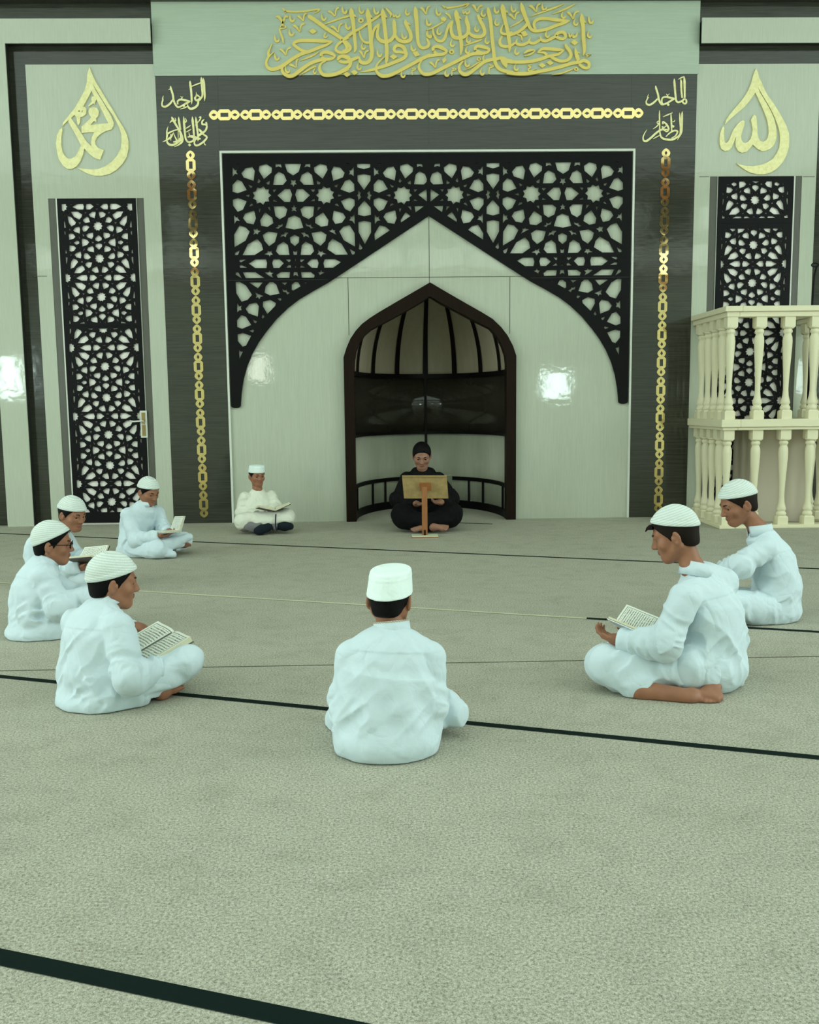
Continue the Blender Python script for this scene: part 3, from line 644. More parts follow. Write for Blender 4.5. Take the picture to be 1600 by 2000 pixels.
INS[670] = dict(main=["150,145,14 155,220,84 185,400,70 205,600,66 225,800,56 228,900,50 208,970,12", "200,275,50 245,312,6", "455,155,16 460,250,86 480,400,76 505,600,70 517,800,70 532,950,70 515,1075,66 450,1145,66 370,1155,66 315,1120,60 300,1040,16", "500,290,50 548,330,6",
 "300,560,18 310,640,26 360,740,36 430,782,42 505,775,40", "660,440,30 600,500,46 555,580,50 530,680,60 510,760,60", "665,430,30 640,540,46 630,640,52 665,720,62 745,762,70 840,755,66 910,700,62 952,620,62 945,500,70 940,400,60 940,352,12", "728,150,14 738,250,86 755,400,68 780,600,66 800,800,66 806,950,66 803,1080,60 795,1190,10", "770,280,46 815,328,6",
 "958,640,46 1010,720,60 1100,762,66 1200,752,66 1250,700,60 1240,600,60 1190,500,62 1152,410,62 1152,355,12", "1185,425,40 1242,452,6", "1328,122,14 1335,200,74 1355,400,66 1367,600,62 1380,760,56 1415,850,56 1480,880,56 1560,850,56 1578,790,50 1535,700,30",
 "935,920,52 965,850,60 1050,835,64 1120,880,66 1150,960,64 1160,1000,62 1110,1070,62 950,1140,62 800,1200,60 640,1250,56 500,1290,46 315,1326,6", "935,905,50 970,950,52 1060,955,50 1150,975,40", "1610,1005,60 1450,1080,62 1300,1160,62 1150,1240,62 1000,1320,62 850,1382,66 720,1392,66 640,1340,52 608,1265,42 645,1160,32 772,1040,12",
 "-10,1030,62 90,1065,66 140,1125,62 115,1215,62 20,1280,62 -105,1350,60", "125,1115,58 230,1070,60 298,1045,36", "0,735,52 170,600,56 300,530,42 450,430,42 600,330,42 705,255,22", "-10,740,40 60,830,56 70,900,52 -10,955,52"],
 dots=[diamond(930, 1042, 74, 50, .1), diamond(1346, 988, 72, 56, .45), diamond(210, 1330, 68, 48, .15), diamond(72, 1365, 68, 48, .15)],
 marks=["20,325,26 90,300,18 122,285,8", "785,145,20 850,210,42 882,260,40 862,318,8", "918,250,20 935,300,36 975,270,16 985,308,36 1035,290,34 1048,245,10", "1265,1260,20 1330,1258,34 1290,1290,26 1270,1300,20 1275,1375,20"],
 U=[(298,110), (572,125), (50,400), (630,905), (1255,805), (1085,580), (1540,335), (1555,560), (-10,115)], J=[(340,775), (262,1150), (1150,145), (1070,1290)], rings=[(330,372,52,46)],
 V=[(293,950,390,1058,472,930), (1420,150,1530,252,1600,115)])
INS[830] = dict(main=["572,180,14 580,260,84 610,420,68 640,600,66 665,750,66 672,900,56 655,1020,8", "625,310,46 670,350,6", "145,510,24 160,620,36 220,730,46 310,752,52 370,690,52 400,580,46 445,460,50 515,375,14", "505,390,44 480,500,50 490,600,56 540,682,66 640,692,70 730,670,62 792,600,62 800,500,66 770,380,66 765,280,14",
 "800,575,40 860,642,56 950,672,66 1050,662,62 1100,600,62 1080,500,62 1020,380,62 975,270,46", "1015,335,40 1068,348,6", "1155,135,14 1170,200,68 1210,400,66 1227,600,62 1247,800,62 1266,950,62 1282,1100,62 1330,1220,62 1420,1290,62 1610,1335,62",
 "930,920,50 925,875,52 980,845,56 1085,865,62 1185,905,44 1140,960,52 1050,970,56 945,930,50", "1070,985,50 900,985,56 750,1040,62 550,1140,62 350,1240,62 150,1340,62 20,1362,62 -60,1330,56 -110,1240,46 -90,1160,30 -45,1108,10", "1250,1090,60 1100,1130,62 950,1240,62 820,1342,66 720,1362,66 640,1302,52 638,1200,42 705,1120,28",
 "160,930,52 150,885,54 210,850,60 320,880,66 398,940,46 340,992,56 230,995,56 165,940,50", "260,1005,50 100,1022,56 -30,1060,58 -160,1132,60", "1300,1085,60 1420,1062,60 1520,1110,62 1610,1122,62", "1420,1080,80 1475,1170,92 1500,1245,12",
 "1420,70,14 1435,160,92 1470,350,68 1520,560,66 1552,750,62 1562,870,52 1545,962,6", "1490,200,50 1528,232,6", "1450,440,10 1400,540,36 1420,612,46 1520,622,50 1610,590,50", "1425,660,26 1380,740,46 1400,830,52 1500,852,52 1600,830,52"],
 dots=[diamond(358, 1102, 40, 66, .35)],
 marks=["325,95,18 390,140,36 500,130,30 650,105,26 802,62,26 772,105,18 710,152,6", "385,140,28 392,175,6", "400,345,10 345,350,92 290,330,10", "345,390,28 250,450,26 140,510,30 25,548,6", "720,840,8 850,790,30 1000,740,30 1052,715,8", "720,1290,6 850,1230,22 980,1150,24 1035,1118,10", "700,190,18 715,240,36 755,205,16 765,245,36 810,225,34 822,180,10", "385,235,22 450,280,38 480,350,10", "1185,1190,18 1255,1210,36 1205,1235,30 1185,1250,22 1180,1355,20", "505,1255,18 570,1265,34 520,1290,28 500,1300,20 495,1385,20"],
 U=[(210,145), (30,335), (1280,105), (740,1090)], J=[(470,725), (225,505), (1040,170), (30,545), (1290,335), (920,450), (1110,670), (765,655), (750,850), (1070,995), (1020,1245), (370,1270)], rings=[(495,950,48,46), (995,1082,38,34)],
 V=[(868,100,965,212,1060,100), (83,1150,195,1235,268,1095)])
INS[990] = dict(main=["265,45,14 285,140,74 340,300,68 390,420,62 430,510,56 500,562,56 600,562,56 750,530,56 900,470,56 1050,420,52 1155,378,24", "1155,380,24 950,368,62 750,340,56 600,345,56 520,390,52 500,460,46 530,550,46", "385,430,56 300,520,56 200,590,56 30,648,60", "890,655,52 955,600,56 1040,590,58 1085,660,52 1040,712,52 950,695,52 890,655,52", "905,660,50 830,702,52 720,752,52 640,730,46 612,665,10", "615,730,46 500,792,52 410,765,46 440,680,10", "405,770,46 290,822,52 180,795,46 195,705,10", "155,785,40 60,850,46 20,870,46",
 "1375,250,14 1385,340,78 1405,500,66 1412,700,66 1427,850,60 1427,950,46 1403,1025,8", "1420,385,46 1462,418,6", "1080,805,30 1100,860,56 1160,940,58 1180,1020,56 1120,1100,56 1000,1122,56 880,1082,56 800,1030,50", "565,968,20 650,900,52 800,898,60 950,910,58 1055,918,14", "1055,918,20 960,990,46 880,1010,52 740,1042,60 600,1090,62 400,1132,62 150,1138,62 0,1128,62", "570,965,16 680,965,40 740,1012,50", "1255,875,14 1280,990,66 1320,1110,62", "1310,960,40 1342,982,6", "1325,1150,60 1420,1112,60 1510,1160,58 1500,1240,52 1420,1242,52 1330,1175,50", "1345,1140,60 1200,1162,62 1000,1222,62 800,1272,62 600,1312,62 400,1347,66 200,1352,66 0,1332,62", "315,982,14 400,930,52 515,920,20 450,990,32 325,1030,10"],
 dots=[diamond(325, 617, 72, 56, .45), diamond(1246, 777, 72, 52, .1), diamond(652, 1197, 68, 48, .15), diamond(798, 1152, 66, 48, .15)],
 marks=["190,630,20 270,660,34 282,750,10", "830,1366,6 1000,1345,26 1130,1300,26 1235,1258,16", "1520,982,12 1465,1000,22 1505,1022,22 1555,1000,14 1455,1052,10", "460,1190,12 395,1200,26 440,1230,26 395,1275,26 430,1300,24 550,1262,8", "435,300,8 700,200,32 900,130,32 1062,65,8", "850,255,8 1000,195,30 1150,125,30 1258,70,8", "65,490,8 200,420,30 310,345,8", "1145,605,18 1165,670,40 1215,620,18 1225,675,40 1280,655,38 1300,590,10"],
 U=[(85,85), (650,52), (1510,295)], J=[(1490,560), (150,870), (140,1165), (715,555), (1010,205), (1235,335)], rings=[(1280,1265,40,36)],
 V=[(42,270,150,348,228,222), (412,112,545,208,615,72), (1112,232,1225,340,1328,205)])
ins = empty('calligraphy_inscription', (0, -.03, WZ(838, 78)), 'long gold calligraphy inscription on the pale frieze across the top of the wall', 'calligraphy')
YI = -.048
def toW(pl, ox, oy, sc, Y): return [(float(q[0]), float(q[2])) for q in (W(ox+a/sc, oy+b/sc, Y) for a, b in pl)]
def plates_obj(name, polys, y0, y1, mt, par):
    me = plate(polys, y0, y1, union=True); o = link(name, me, mt, par)
    o.matrix_parent_inverse = Matrix.Translation(-Vector(par.location)) if par is not None else Matrix()
    return o
for kk, (ox, d) in enumerate(INS.items()):
    YI = -.048-.0016*kk
    sc = 9.412; mp = []
    for s in d['main']: mp.append(toW(stroke(S(s)), ox, 0, sc, YI))
    plates_obj('letter_strokes', mp, YI, -.030, M_GOLD, ins)
    for pl in d['dots']: plates_obj('letter_dot', [toW(pl, ox, 0, sc, YI)], YI+.001, -.030, M_GOLD, ins)
    mk = [stroke(S(s)) for s in d['marks']]+[hookU(*u) for u in d.get('U', [])]+[hookJ(*u) for u in d.get('J', [])]+[vee(*u) for u in d['V']]
    for pl in mk: plates_obj('vowel_mark', [toW(pl, ox, 0, sc, YI)], YI+.004, -.030, M_GOLD, ins)
    for cx, cy, rx, ry in d.get('rings', []):
        o_ = link('vowel_mark', plate([toW(ring_poly(cx, cy, rx, ry), ox, 0, sc, YI), toW(ring_poly(cx, cy, rx*.4, ry*.4), ox, 0, sc, YI)], YI+.004, -.030), M_GOLD, ins)
        o_.matrix_parent_inverse = Matrix.Translation(-Vector(ins.location))

# the four short words in the corners of the dark panel
def word(label, strokes, ox, oy, dots=(), rings=()):
    sc = 12.5; r = empty('gold_word', (WX(ox+55, oy+40), -.02, WZ(ox+55, oy+40)), label, 'calligraphy', None)
    pl = [toW(stroke(S(s)), ox, oy, sc, -.03) for s in strokes]+[toW(d, ox, oy, sc, -.03) for d in dots]
    plates_obj('letter_strokes', pl, -.031, -.018, M_GOLDP, r)
    return r
word('short gold word on the dark panel at upper left, above the denser word', ["890,220,10 895,290,52 920,500,50 930,700,44 925,795,6", "925,360,22 1050,310,30 1160,270,26", "1165,130,10 1170,220,56 1185,400,50 1195,560,46 1165,640,44 1100,680,46 1080,800,50 1000,880,56 900,905,52 840,850,40 830,790,14", "1210,150,10 1225,250,56 1240,450,48 1250,600,46 1240,720,8", "1040,500,8 1045,580,30 1010,650,46 1050,700,46 1120,680,60 1150,640,30 1060,570,44", "420,350,10 420,400,44 470,560,48 490,700,46 540,810,46 600,865,44 700,830,40 850,740,56 895,715,24", "360,440,8 415,420,26", "890,720,24 780,700,50 660,680,46 590,720,40 590,800,34", "475,680,40 400,780,48 300,850,48 220,840,44 205,770,34 225,690,34 225,640,26 240,585,6", "685,660,30 690,620,18 650,605,8", "690,640,18 722,605,8", "655,915,10 760,880,32 830,845,12"], 300, 140, [diamond(740, 835, 36, 34, .3)])
word('dense gold words on the dark panel at upper left, below the short word', ["440,1100,10 470,1160,60 560,1320,46 640,1450,50 700,1600,50 700,1700,50 620,1780,36 505,1835,8", "395,1250,10 450,1200,44 540,1190,30 520,1120,10", "610,1100,10 620,1200,54 640,1330,46 660,1420,40", "735,1090,10 745,1250,52 765,1500,46 790,1650,44 860,1720,44 960,1690,46 1000,1620,60", "770,1130,12 800,1200,34 770,1240,30", "945,1095,10 955,1200,56 975,1400,46 990,1600,44", "1030,1100,10 1040,1200,54 1065,1400,46 1090,1600,44 1080,1700,10", "1100,1120,12 1150,1110,36 1120,1190,26 1010,1310,8", "1240,1160,14 1190,1210,40 1190,1280,44 1260,1290,40 1300,1330,44 1270,1430,46 1190,1500,50 1080,1570,60", "1280,1230,40 1300,1300,40", "1095,1390,10 1140,1440,56 1220,1530,44 1300,1600,44 1230,1700,46 1120,1780,48 1030,1800,46 995,1720,34 1060,1610,30", "1240,1680,20 1240,1760,24 1275,1790,24", "830,1600,20 920,1580,56 1050,1620,70 1150,1640,40", "780,1390,10 850,1350,28 910,1305,10", "790,1480,10 860,1440,28 920,1405,10", "355,1335,8 325,1450,30 330,1560,44 320,1660,34 360,1760,50 470,1790,56 600,1720,50 680,1640,46 680,1540,34", "345,1510,50 420,1470,34 520,1430,30 620,1410,30", "220,1715,8 300,1680,30 420,1600,50 470,1510,26", "480,1480,16 520,1580,24 570,1680,44", "420,1520,20 420,1680,16", "600,1440,18 600,1640,18", "640,1500,26 660,1600,40 600,1680,40 480,1720,30", "860,1480,10 880,1560,30"], 300, 140, [diamond(880, 1790, 40, 42, .2)])
word('short gold word on the dark panel at upper right, above the second one', ["965,170,10 970,260,50 985,450,46 1000,620,46 1010,700,46 1060,750,46 1140,720,46 1190,690,40", "1125,180,10 1135,260,48 1140,450,44 1160,640,40", "1065,190,8 1130,150,30 1210,120,22", "1205,110,10 1215,230,56 1220,450,46 1220,640,44", "1170,720,40 1200,670,40 1255,690,40 1260,760,40 1210,780,40 1160,730,40", "510,340,10 520,400,44 570,560,46 590,680,46 640,780,46 690,800,44 800,760,44 930,680,46 990,660,20", "990,660,30 880,640,46 760,615,44 680,640,40 660,720,36 680,790,30", "560,660,36 480,740,46 380,805,48 300,795,44 280,730,32 310,660,26 320,600,20 340,545,6", "310,630,30 350,635,10", "800,600,30 800,570,16 765,545,10", "805,580,16 850,535,10"], 1240, 140, [diamond(820, 805, 36, 36, .4)])
word('gold word with a looped letter on the upper right dark panel, below another word', ["610,940,10 605,1050,32 610,1300,30 615,1480,32 650,1600,46 750,1650,52 900,1660,52 1020,1610,46 1110,1520,44 1120,1350,40 1105,1150,40 1095,1000,8", "1165,970,8 1155,1060,46 1155,1300,40 1140,1480,40 1080,1600,26 1040,1670,6", "885,1030,20 895,1200,40 900,1350,34 905,1470,30", "695,1100,14 800,1055,30 925,1000,14", "690,1280,46 690,1220,34 780,1290,44 830,1400,40 780,1460,36 690,1400,30 680,1330,40", "700,1380,30 770,1320,24", "840,1420,20 760,1410,30 640,1420,46 520,1500,50 400,1610,50 290,1690,52 220,1680,44 205,1600,30 250,1490,22 300,1415,6", "760,1590,20 850,1500,36 960,1440,40 1045,1460,40 1000,1560,34 900,1620,20", "450,1640,14 540,1590,26 620,1550,14", "545,1240,26 575,1205,26 600,1240,26 575,1275,26 545,1240,26", "590,1280,26 520,1350,26 445,1395,8", "925,1220,12 945,1220,22 965,1215,20 980,1180,8", "905,1310,30 940,1330,40 970,1330,12", "925,1360,10 955,1355,24"], 1240, 140)

# the two drop-shaped medallions
def medal(label, ox, oy, sc, outlines, holes_, yf=-.034):
    cx, cz = WX(ox+80, oy+110), WZ(ox+80, oy+110)
    r = empty('drop_medallion', (cx, -.018, cz), label, 'calligraphy', 'drop shaped gold calligraphy medallions')
    for k, (nm, pl, hs) in enumerate(outlines):
        me = plate([toW(pl, ox, oy, sc, yf)]+[toW(h, ox, oy, sc, yf) for h in hs], yf, -.018)
        o = link(nm, me, M_GOLDP, r); o.matrix_parent_inverse = Matrix.Translation(-Vector(r.location))
def sm(pl, n=3): return [tuple(p) for p in catmull(pl, n, True)]
mR = [('outer_drop', [(748,30),(780,110),(800,190),(850,290),(890,390),(960,520),(1050,640),(1150,800),(1230,940),(1290,1060),(1330,1180),(1338,1300),(1330,1430),(1290,1570),(1220,1700),(1110,1820),(1000,1885),(880,1915),(760,1910),(640,1880),(530,1820),(450,1760),(398,1715),(480,1745),(580,1765),(700,1768),(830,1745),(950,1700),(1040,1640),(1110,1550),(1160,1440),(1172,1340),(1172,1230),(1160,1130),(1120,1000),(1060,860),(990,720),(900,570),(830,450),(770,352),(820,470),(930,650),(1010,790),(1070,930),(1100,1060),(1112,1200),(1105,1290),(1060,1400),(1000,1460),(920,1495),(850,1500),(780,1465),(690,1385),(640,1450),(580,1510),(500,1530),(430,1500),(385,1420),(380,1340),(395,1240),(350,1350),(310,1440),(260,1490),(190,1500),(130,1460),(102,1380),(98,1290),(112,1180),(140,1090),(165,1055),(180,1090),(178,1180),(180,1280),(195,1345),(220,1358),(260,1320),(300,1230),(350,1110),(420,1020),(480,965),(520,952),(542,975),(535,1050),(500,1150),(480,1240),(490,1310),(520,1350),(560,1358),(610,1330),(650,1280),(675,1200),(688,1120),(672,1020),(655,950),(690,880),(715,850),(745,880),(760,950),(768,1080),(772,1190),(790,1270),(820,1320),(870,1335),(920,1315),(955,1260),(972,1180),(968,1080),(945,950),(890,800),(820,640),(735,462),(640,600),(540,720),(420,820),(320,905),(240,980),(188,1030),(215,950),(270,860),(340,775),(440,660),(530,550),(610,420),(660,290),(690,180),(715,100)], [])]
medal('gold drop shaped calligraphy medallion above the right door, open loop letters inside', 1395, 130, 9.0937, mR, None)
mL = [('outer_drop', [(648,92),(680,180),(720,270),(770,370),(850,500),(950,670),(1050,830),(1130,970),(1220,1110),(1280,1230),(1310,1350),(1312,1480),(1280,1620),(1210,1740),(1110,1840),(990,1910),(860,1940),(730,1940),(620,1905),(530,1860),(445,1805),(560,1825),(680,1835),(800,1825),(920,1780),(1030,1700),(1120,1600),(1180,1480),(1195,1360),(1190,1230),(1150,1110),(1090,990),(1040,900),(950,780),(850,620),(760,470),(700,370),(750,480),(860,660),(950,810),(1020,930),(1060,1040),(1055,1090),(1025,1155),(930,1180),(850,1220),(780,1280),(745,1350),(750,1410),(800,1470),(890,1505),(830,1670),(740,1640),(640,1565),(560,1475),(540,1580),(490,1700),(430,1780),(350,1825),(280,1825),(200,1770),(130,1660),(95,1530),(80,1390),(95,1260),(140,1160),(180,1125),(190,1165),(170,1290),(170,1420),(190,1530),(230,1600),(280,1645),(340,1650),(410,1610),(460,1530),(505,1425),(460,1330),(380,1180),(285,1020),(297,990),(240,1040),(185,1105),(200,1040),(280,940),(400,790),(500,620),(570,480),(605,350),(612,220)],
  [[(683,500),(730,590),(690,600),(680,640),(690,680),(640,735),(628,770),(720,710),(735,735),(745,690),(768,645),(860,830),(970,1050),(860,1058),(665,1078),(725,1010),(768,1030),(760,970),(800,920),(812,850),(780,790),(720,775),(650,795),(632,850),(645,900),(680,950),(600,1030),(515,1105),(515,1215),(620,1205),(730,1200),(690,1290),(675,1380),(682,1440),(600,1360),(500,1200),(400,1050),(335,960),(395,905),(430,960),(445,1060),(458,1088),(490,1030),(492,945),(540,935),(590,890),(600,810),(575,775),(540,768),(610,640)],
   [(455,850),(475,822),(492,860)],[(515,865),(525,838),(542,830),(525,870)]]),
 ]
medal('gold drop shaped calligraphy medallion above the left door, angular letters inside', 100, 120, 8.694, mL, None)

# ================================================================== gold chain bands
def octo(cx, cy, hx, hy, c): return [(cx-hx+c, cy-hy), (cx+hx-c, cy-hy), (cx+hx, cy-hy+c), (cx+hx, cy+hy-c), (cx+hx-c, cy+hy), (cx-hx+c, cy+hy), (cx-hx, cy+hy-c), (cx-hx, cy-hy+c)]
def link_polys():
    """one link along +v (length 1): two pointed ovals and an octagon, with their holes; u across"""
    outer = []
    for s in (-1, 1):
        outer.append(sm([(0, s*.5), (.11*1, s*.43), (.155, s*.34), (.11, s*.24), (0, s*.20), (-.11, s*.24), (-.155, s*.34), (-.11, s*.43)][::s], 3))
    outer.append(octo(0, 0, .17, .215, .07))
    hol = [[(0, s*.34-.08), (.05, s*.34), (0, s*.34+.08), (-.05, s*.34)] for s in (-1, 1)]+[[(-.062, -.125), (.062, -.125), (.062, .125), (-.062, .125)]]
    return outer, hol
def chain_link(name, c, ax, L, mt, par, y=-.0265):
    from functools import reduce
    outer, hol = link_polys(); a = np.array(ax); b = np.array([a[1], -a[0]])
    tr = lambda pl: [tuple(np.array(c)+b*u*L+a*v*L) for u, v in pl]
    outs = [tr(p) for p in outer]; hs = [tr(p) for p in hol]
    from mathutils.geometry import delaunay_2d_cdt
    me = plate_uh(outs, hs, y, -.019); o = link(name, me, mt, par); o.matrix_parent_inverse = Matrix.Translation(-Vector(par.location)); return o
def plate_uh(outs, hs, y0, y1):
    """union of outlines minus holes"""
    xs = [p for pl in outs for p in pl]; x0 = min(p[0] for p in xs)-.01; x1 = max(p[0] for p in xs)+.01; z0 = min(p[1] for p in xs)-.01; z1 = max(p[1] for p in xs)+.01
    global _keepfn
    from mathutils.geometry import delaunay_2d_cdt
    vs = []; es = []
    for pl in outs+hs:
        b = len(vs); n = len(pl); vs += [Vector((float(x), float(z))) for x, z in pl]; es += [(b+i, b+(i+1) % n) for i in range(n)]
    V, E_, F, *_ = delaunay_2d_cdt(vs, es, [], 0, 1e-6)
    V = np.array([tuple(v) for v in V]); F = np.array([f for f in F if len(f) == 3]); C = V[F].mean(1)
    k = np.zeros(len(F), bool)
    for pl in outs: k |= inside(pl, C[:, 0], C[:, 1])
    for pl in hs: k &= ~inside(pl, C[:, 0], C[:, 1])
    F = F[k]; ar = (V[F[:,1],0]-V[F[:,0],0])*(V[F[:,2],1]-V[F[:,0],1])-(V[F[:,2],0]-V[F[:,0],0])*(V[F[:,1],1]-V[F[:,0],1])
    F[ar < 0] = F[ar < 0][:, ::-1]; n = len(V); ec = {}
    for f in F:
        for i in range(3):
            a, b = int(f[i]), int(f[(i+1) % 3]); ec.setdefault((min(a, b), max(a, b)), []).append((a, b))
    faces = [tuple(int(i) for i in f) for f in F]+[tuple(int(i)+n for i in f[::-1]) for f in F]+[(l[0][1], l[0][0], l[0][0]+n, l[0][1]+n) for l in ec.values() if len(l) == 1]
    me = bpy.data.meshes.new('p'); me.from_pydata([(x, y0, z) for x, z in V]+[(x, y1, z) for x, z in V], [], faces); me.update(); return me
def chain(label, p0, p1, n):
    a = np.array([WX(*p0, -.02), WZ(*p0, -.02)]); b = np.array([WX(*p1, -.02), WZ(*p1, -.02)])
    if abs(a[0]-b[0]) < .4: a[0] = b[0] = (a[0]+b[0])/2
    else: a[1] = b[1] = (a[1]+b[1])/2
    d = (b-a)/n; L = np.linalg.norm(d); ax = d/L
    r = empty('gold_chain_band', (float((a+b)[0]/2), -.02, float((a+b)[1]/2)), label, 'wall ornament', 'gold chain bands on the dark panel')
    for i in range(n):
        o = chain_link('chain_link', a+d*(i+.5), ax, L*.995, M_MIRROR, r)
        t = random.uniform(-1, 1)*.012; u = random.uniform(-1, 1)*.012      # the mirror pieces are not quite in one plane
        c = a+d*(i+.5); piv = Matrix.Translation((c[0], -.022, c[1]))
        o.matrix_parent_inverse = Matrix.Translation(-Vector(r.location)) @ (piv @ Matrix.Rotation(t, 4, 'X') @ Matrix.Rotation(u, 4, 'Z') @ piv.inverted())
    return r
chain('horizontal gold mirror chain band running along the dark lintel above the arch', (408, 226), (1257, 220), 14)
chain('vertical gold mirror chain band on the dark panel left of the arch', (370, 294), (401, 1011), 13)
chain('vertical gold mirror chain band on the dark panel right of the arch', (1298, 290), (1288, 1001), 13)
# ================================================================== cream balustrade platform at the right
zdk1 = WZ(1342, 818, -.02)                                  # top of the middle rail
C0 = FL(1431, 1031); BX0 = WX(1343, 900, -.02)+.02; BYF = float(C0[1]); BXF = float(C0[0])
BX0 = (BX0+BXF)/2-.01
def yz(px, py):  # height of a point over the front edge
    return float(W(px, py, BYF)[2])
zt1, zt0 = yz(1449, 599), yz(1447.5, 620); zm1, zm0 = yz(1440, 819), yz(1439, 840)
BXR = WX(1563, 700, -.05)+.02; BX1 = BXR
bal = empty('balustrade', (BX0, BYF, 0), 'two-tier cream balustrade with turned balusters standing against the wall at the right', 'balustrade')
def rel(p): return (p[0]-BX0, p[1]-BYF, p[2])
def rail_box(name, z0, z1, hw, lip=None):
    mb = MB()
    for sx0, sx1, sy0, sy1 in ((BX0-hw, BX0+hw, BYF-hw, -.025), (BX0+hw, BX1-hw, BYF-hw, BYF+hw), (BX1-hw, BX1+hw, BYF-hw, -.025)):
        mb.box(sx0-BX0, sx1-BX0, sy0-BYF, sy1-BYF, z0, z1)
    o = mb.build(name, M_STONE, bal, bevel=.006); return o
rail_box('top_rail', zt0+.05, zt1, .085); rail_box('rail_moulding', zt0, zt0+.05, .062)
rail_box('middle_rail', zm0+.03, zm1, .095); rail_box('rail_moulding', zm0, zm0+.03, .075)
rail_box('base_rail', 0.0, .035, .08)
# platform floor and the solid core under it
core = MB().box(.42, BX1-BX0-.1, .45, -.03-BYF, .0, zm0-.02); core.build('platform_core', mat('beige_plaster_core', srgb(196, 186, 164), .7), bal)
dk2 = MB().box(.08, BX1-BX0-.08, .08, -.03-BYF, zm0, zm0+.05); dk2.build('platform_deck', M_STONE, bal)
def baluster(h, x, y, z0):
    w = .052; bt, bb = .115*h/ .95, .085*h/.95
    r = bal; mb = MB()
    def sq(za, zb, w0, w1):
        mb.add([(x-w0, y-w0, za), (x+w0, y-w0, za), (x+w0, y+w0, za), (x-w0, y+w0, za), (x-w1, y-w1, zb), (x+w1, y-w1, zb), (x+w1, y+w1, zb), (x-w1, y+w1, zb)], [(0,3,2,1),(4,5,6,7),(0,1,5,4),(1,2,6,5),(2,3,7,6),(3,0,4,7)])
    sq(z0, z0+.075*h, w, w); sq(z0+.075*h, z0+.09*h, w, w*.75)
    sq(z0+.905*h, z0+h, w, w); sq(z0+.885*h, z0+.905*h, w*.72, w)
    P = [(.036, .085), (.045, .098), (.047, .112), (.041, .128), (.033, .137), (.040, .150), (.043, .165), (.038, .185), (.028, .23), (.0235, .29), (.025, .37), (.031, .50), (.038, .62), (.0425, .71), (.044, .76), (.041, .805), (.032, .830), (.031, .838), (.040, .850), (.0415, .865), (.034, .885), (.034, .892)]
    mb.lathe([(a*1.06, z0+b*h) for a, b in P], (x, y, 0), 18)
    o = mb.build('baluster', M_STONE, bal, False)
    o.data.polygons.foreach_set('use_smooth', [len(p.vertices) == 4 and i >= 20 for i, p in enumerate(o.data.polygons)])
    return o
ny = 4; ys = [(-.16-BYF)*(1-i/ny) for i in range(ny+1)]          # side: wall ... corner
xf = [0, .285, .565, .83, 1.10]
xf = [x for x in xf if x < BX1-BX0-.1]+[BX1-BX0]
for z0, h in ((.035, zm0-.035), (zm1, zt0-zm1)):
    for y in ys[:-1]: baluster(h, 0, y, z0)
    for x in xf: baluster(h, x, 0, z0)
    for y in ys[:-1]: baluster(h, BX1-BX0, y, z0)
# gooseneck microphone on the platform
mx, my = WX(1586, 600, -.40), -.40
ms = empty('microphone', (mx, my, zm0+.05), 'thin black gooseneck microphone rising above the balustrade at the right edge', 'microphone')
zt = float(W(1590, 517, my)[2])-zm0-.05
MB().lathe([(.08, 0), (.08, .015), (.02, .03)]).build('base', M_BLACK, ms, True)
MB().tube([(0, 0, .02), (0, 0, zt*.6), (.005, 0, zt*.8), (.012, 0, zt*.93), (.03, -.01, zt-.01)], [.012, .012, .010, .009, .008]).build('stem', M_BLACK, ms, True)
MB().tube([(.03+.035*math.cos(a)-.02, -.01, zt-.005+.018*math.sin(a)) for a in np.linspace(0, 6.28, 17)], .007).build('head_loop', M_BLACK, ms, True)
print('BAL', BX0, BX1, BYF, zm1, zt1)
# ================================================================== soft-surface modelling for people
def smin(a, b, k):
    h = np.clip(.5+.5*(b-a)/k, 0, 1); return b*(1-h)+a*h-k*h*(1-h)
def smax(a, b, k): return -smin(-a, -b, k)
def nrm(v): v = np.array(v, float); return v/(np.linalg.norm(v)+1e-9)
_rng = np.random.RandomState(7); _LAT = _rng.rand(32, 32, 32).astype(np.float32)*2-1
def vnoise(P):
    i = np.floor(P).astype(np.int64); f = P-i; f = f*f*(3-2*f); i0 = i & 31; i1 = (i+1) & 31
    x0, y0, z0 = i0.T; x1, y1, z1 = i1.T; fx, fy, fz = f.T
    L = _LAT
    a = L[x0,y0,z0]*(1-fx)+L[x1,y0,z0]*fx; b = L[x0,y1,z0]*(1-fx)+L[x1,y1,z0]*fx
    c = L[x0,y0,z1]*(1-fx)+L[x1,y0,z1]*fx; d = L[x0,y1,z1]*(1-fx)+L[x1,y1,z1]*fx
    return (a*(1-fy)+b*fy)*(1-fz)+(c*(1-fy)+d*fy)*fz
def s_cone(P, a, b, ra, rb):
    a = np.asarray(a, float); b = np.asarray(b, float); ba = b-a
    t = np.clip(((P-a)@ba)/(ba@ba+1e-12), 0, 1)
    return np.linalg.norm(P-a-t[:, None]*ba, axis=1)-(ra+(rb-ra)*t)
def s_ell(P, c, r, R=None):
    p = P-np.asarray(c, float)
    if R is not None: p = p@R
    r = np.asarray(r, float); k0 = np.linalg.norm(p/r, axis=1); k1 = np.linalg.norm(p/(r*r), axis=1)
    return k0*(k0-1)/(k1+1e-9)
def s_box(P, c, hs, R=None, rd=.01):
    p = P-np.asarray(c, float)
    if R is not None: p = p@R
    q = np.abs(p)-(np.asarray(hs)-rd)
    return np.linalg.norm(np.maximum(q, 0), axis=1)+np.minimum(q.max(1), 0)-rd
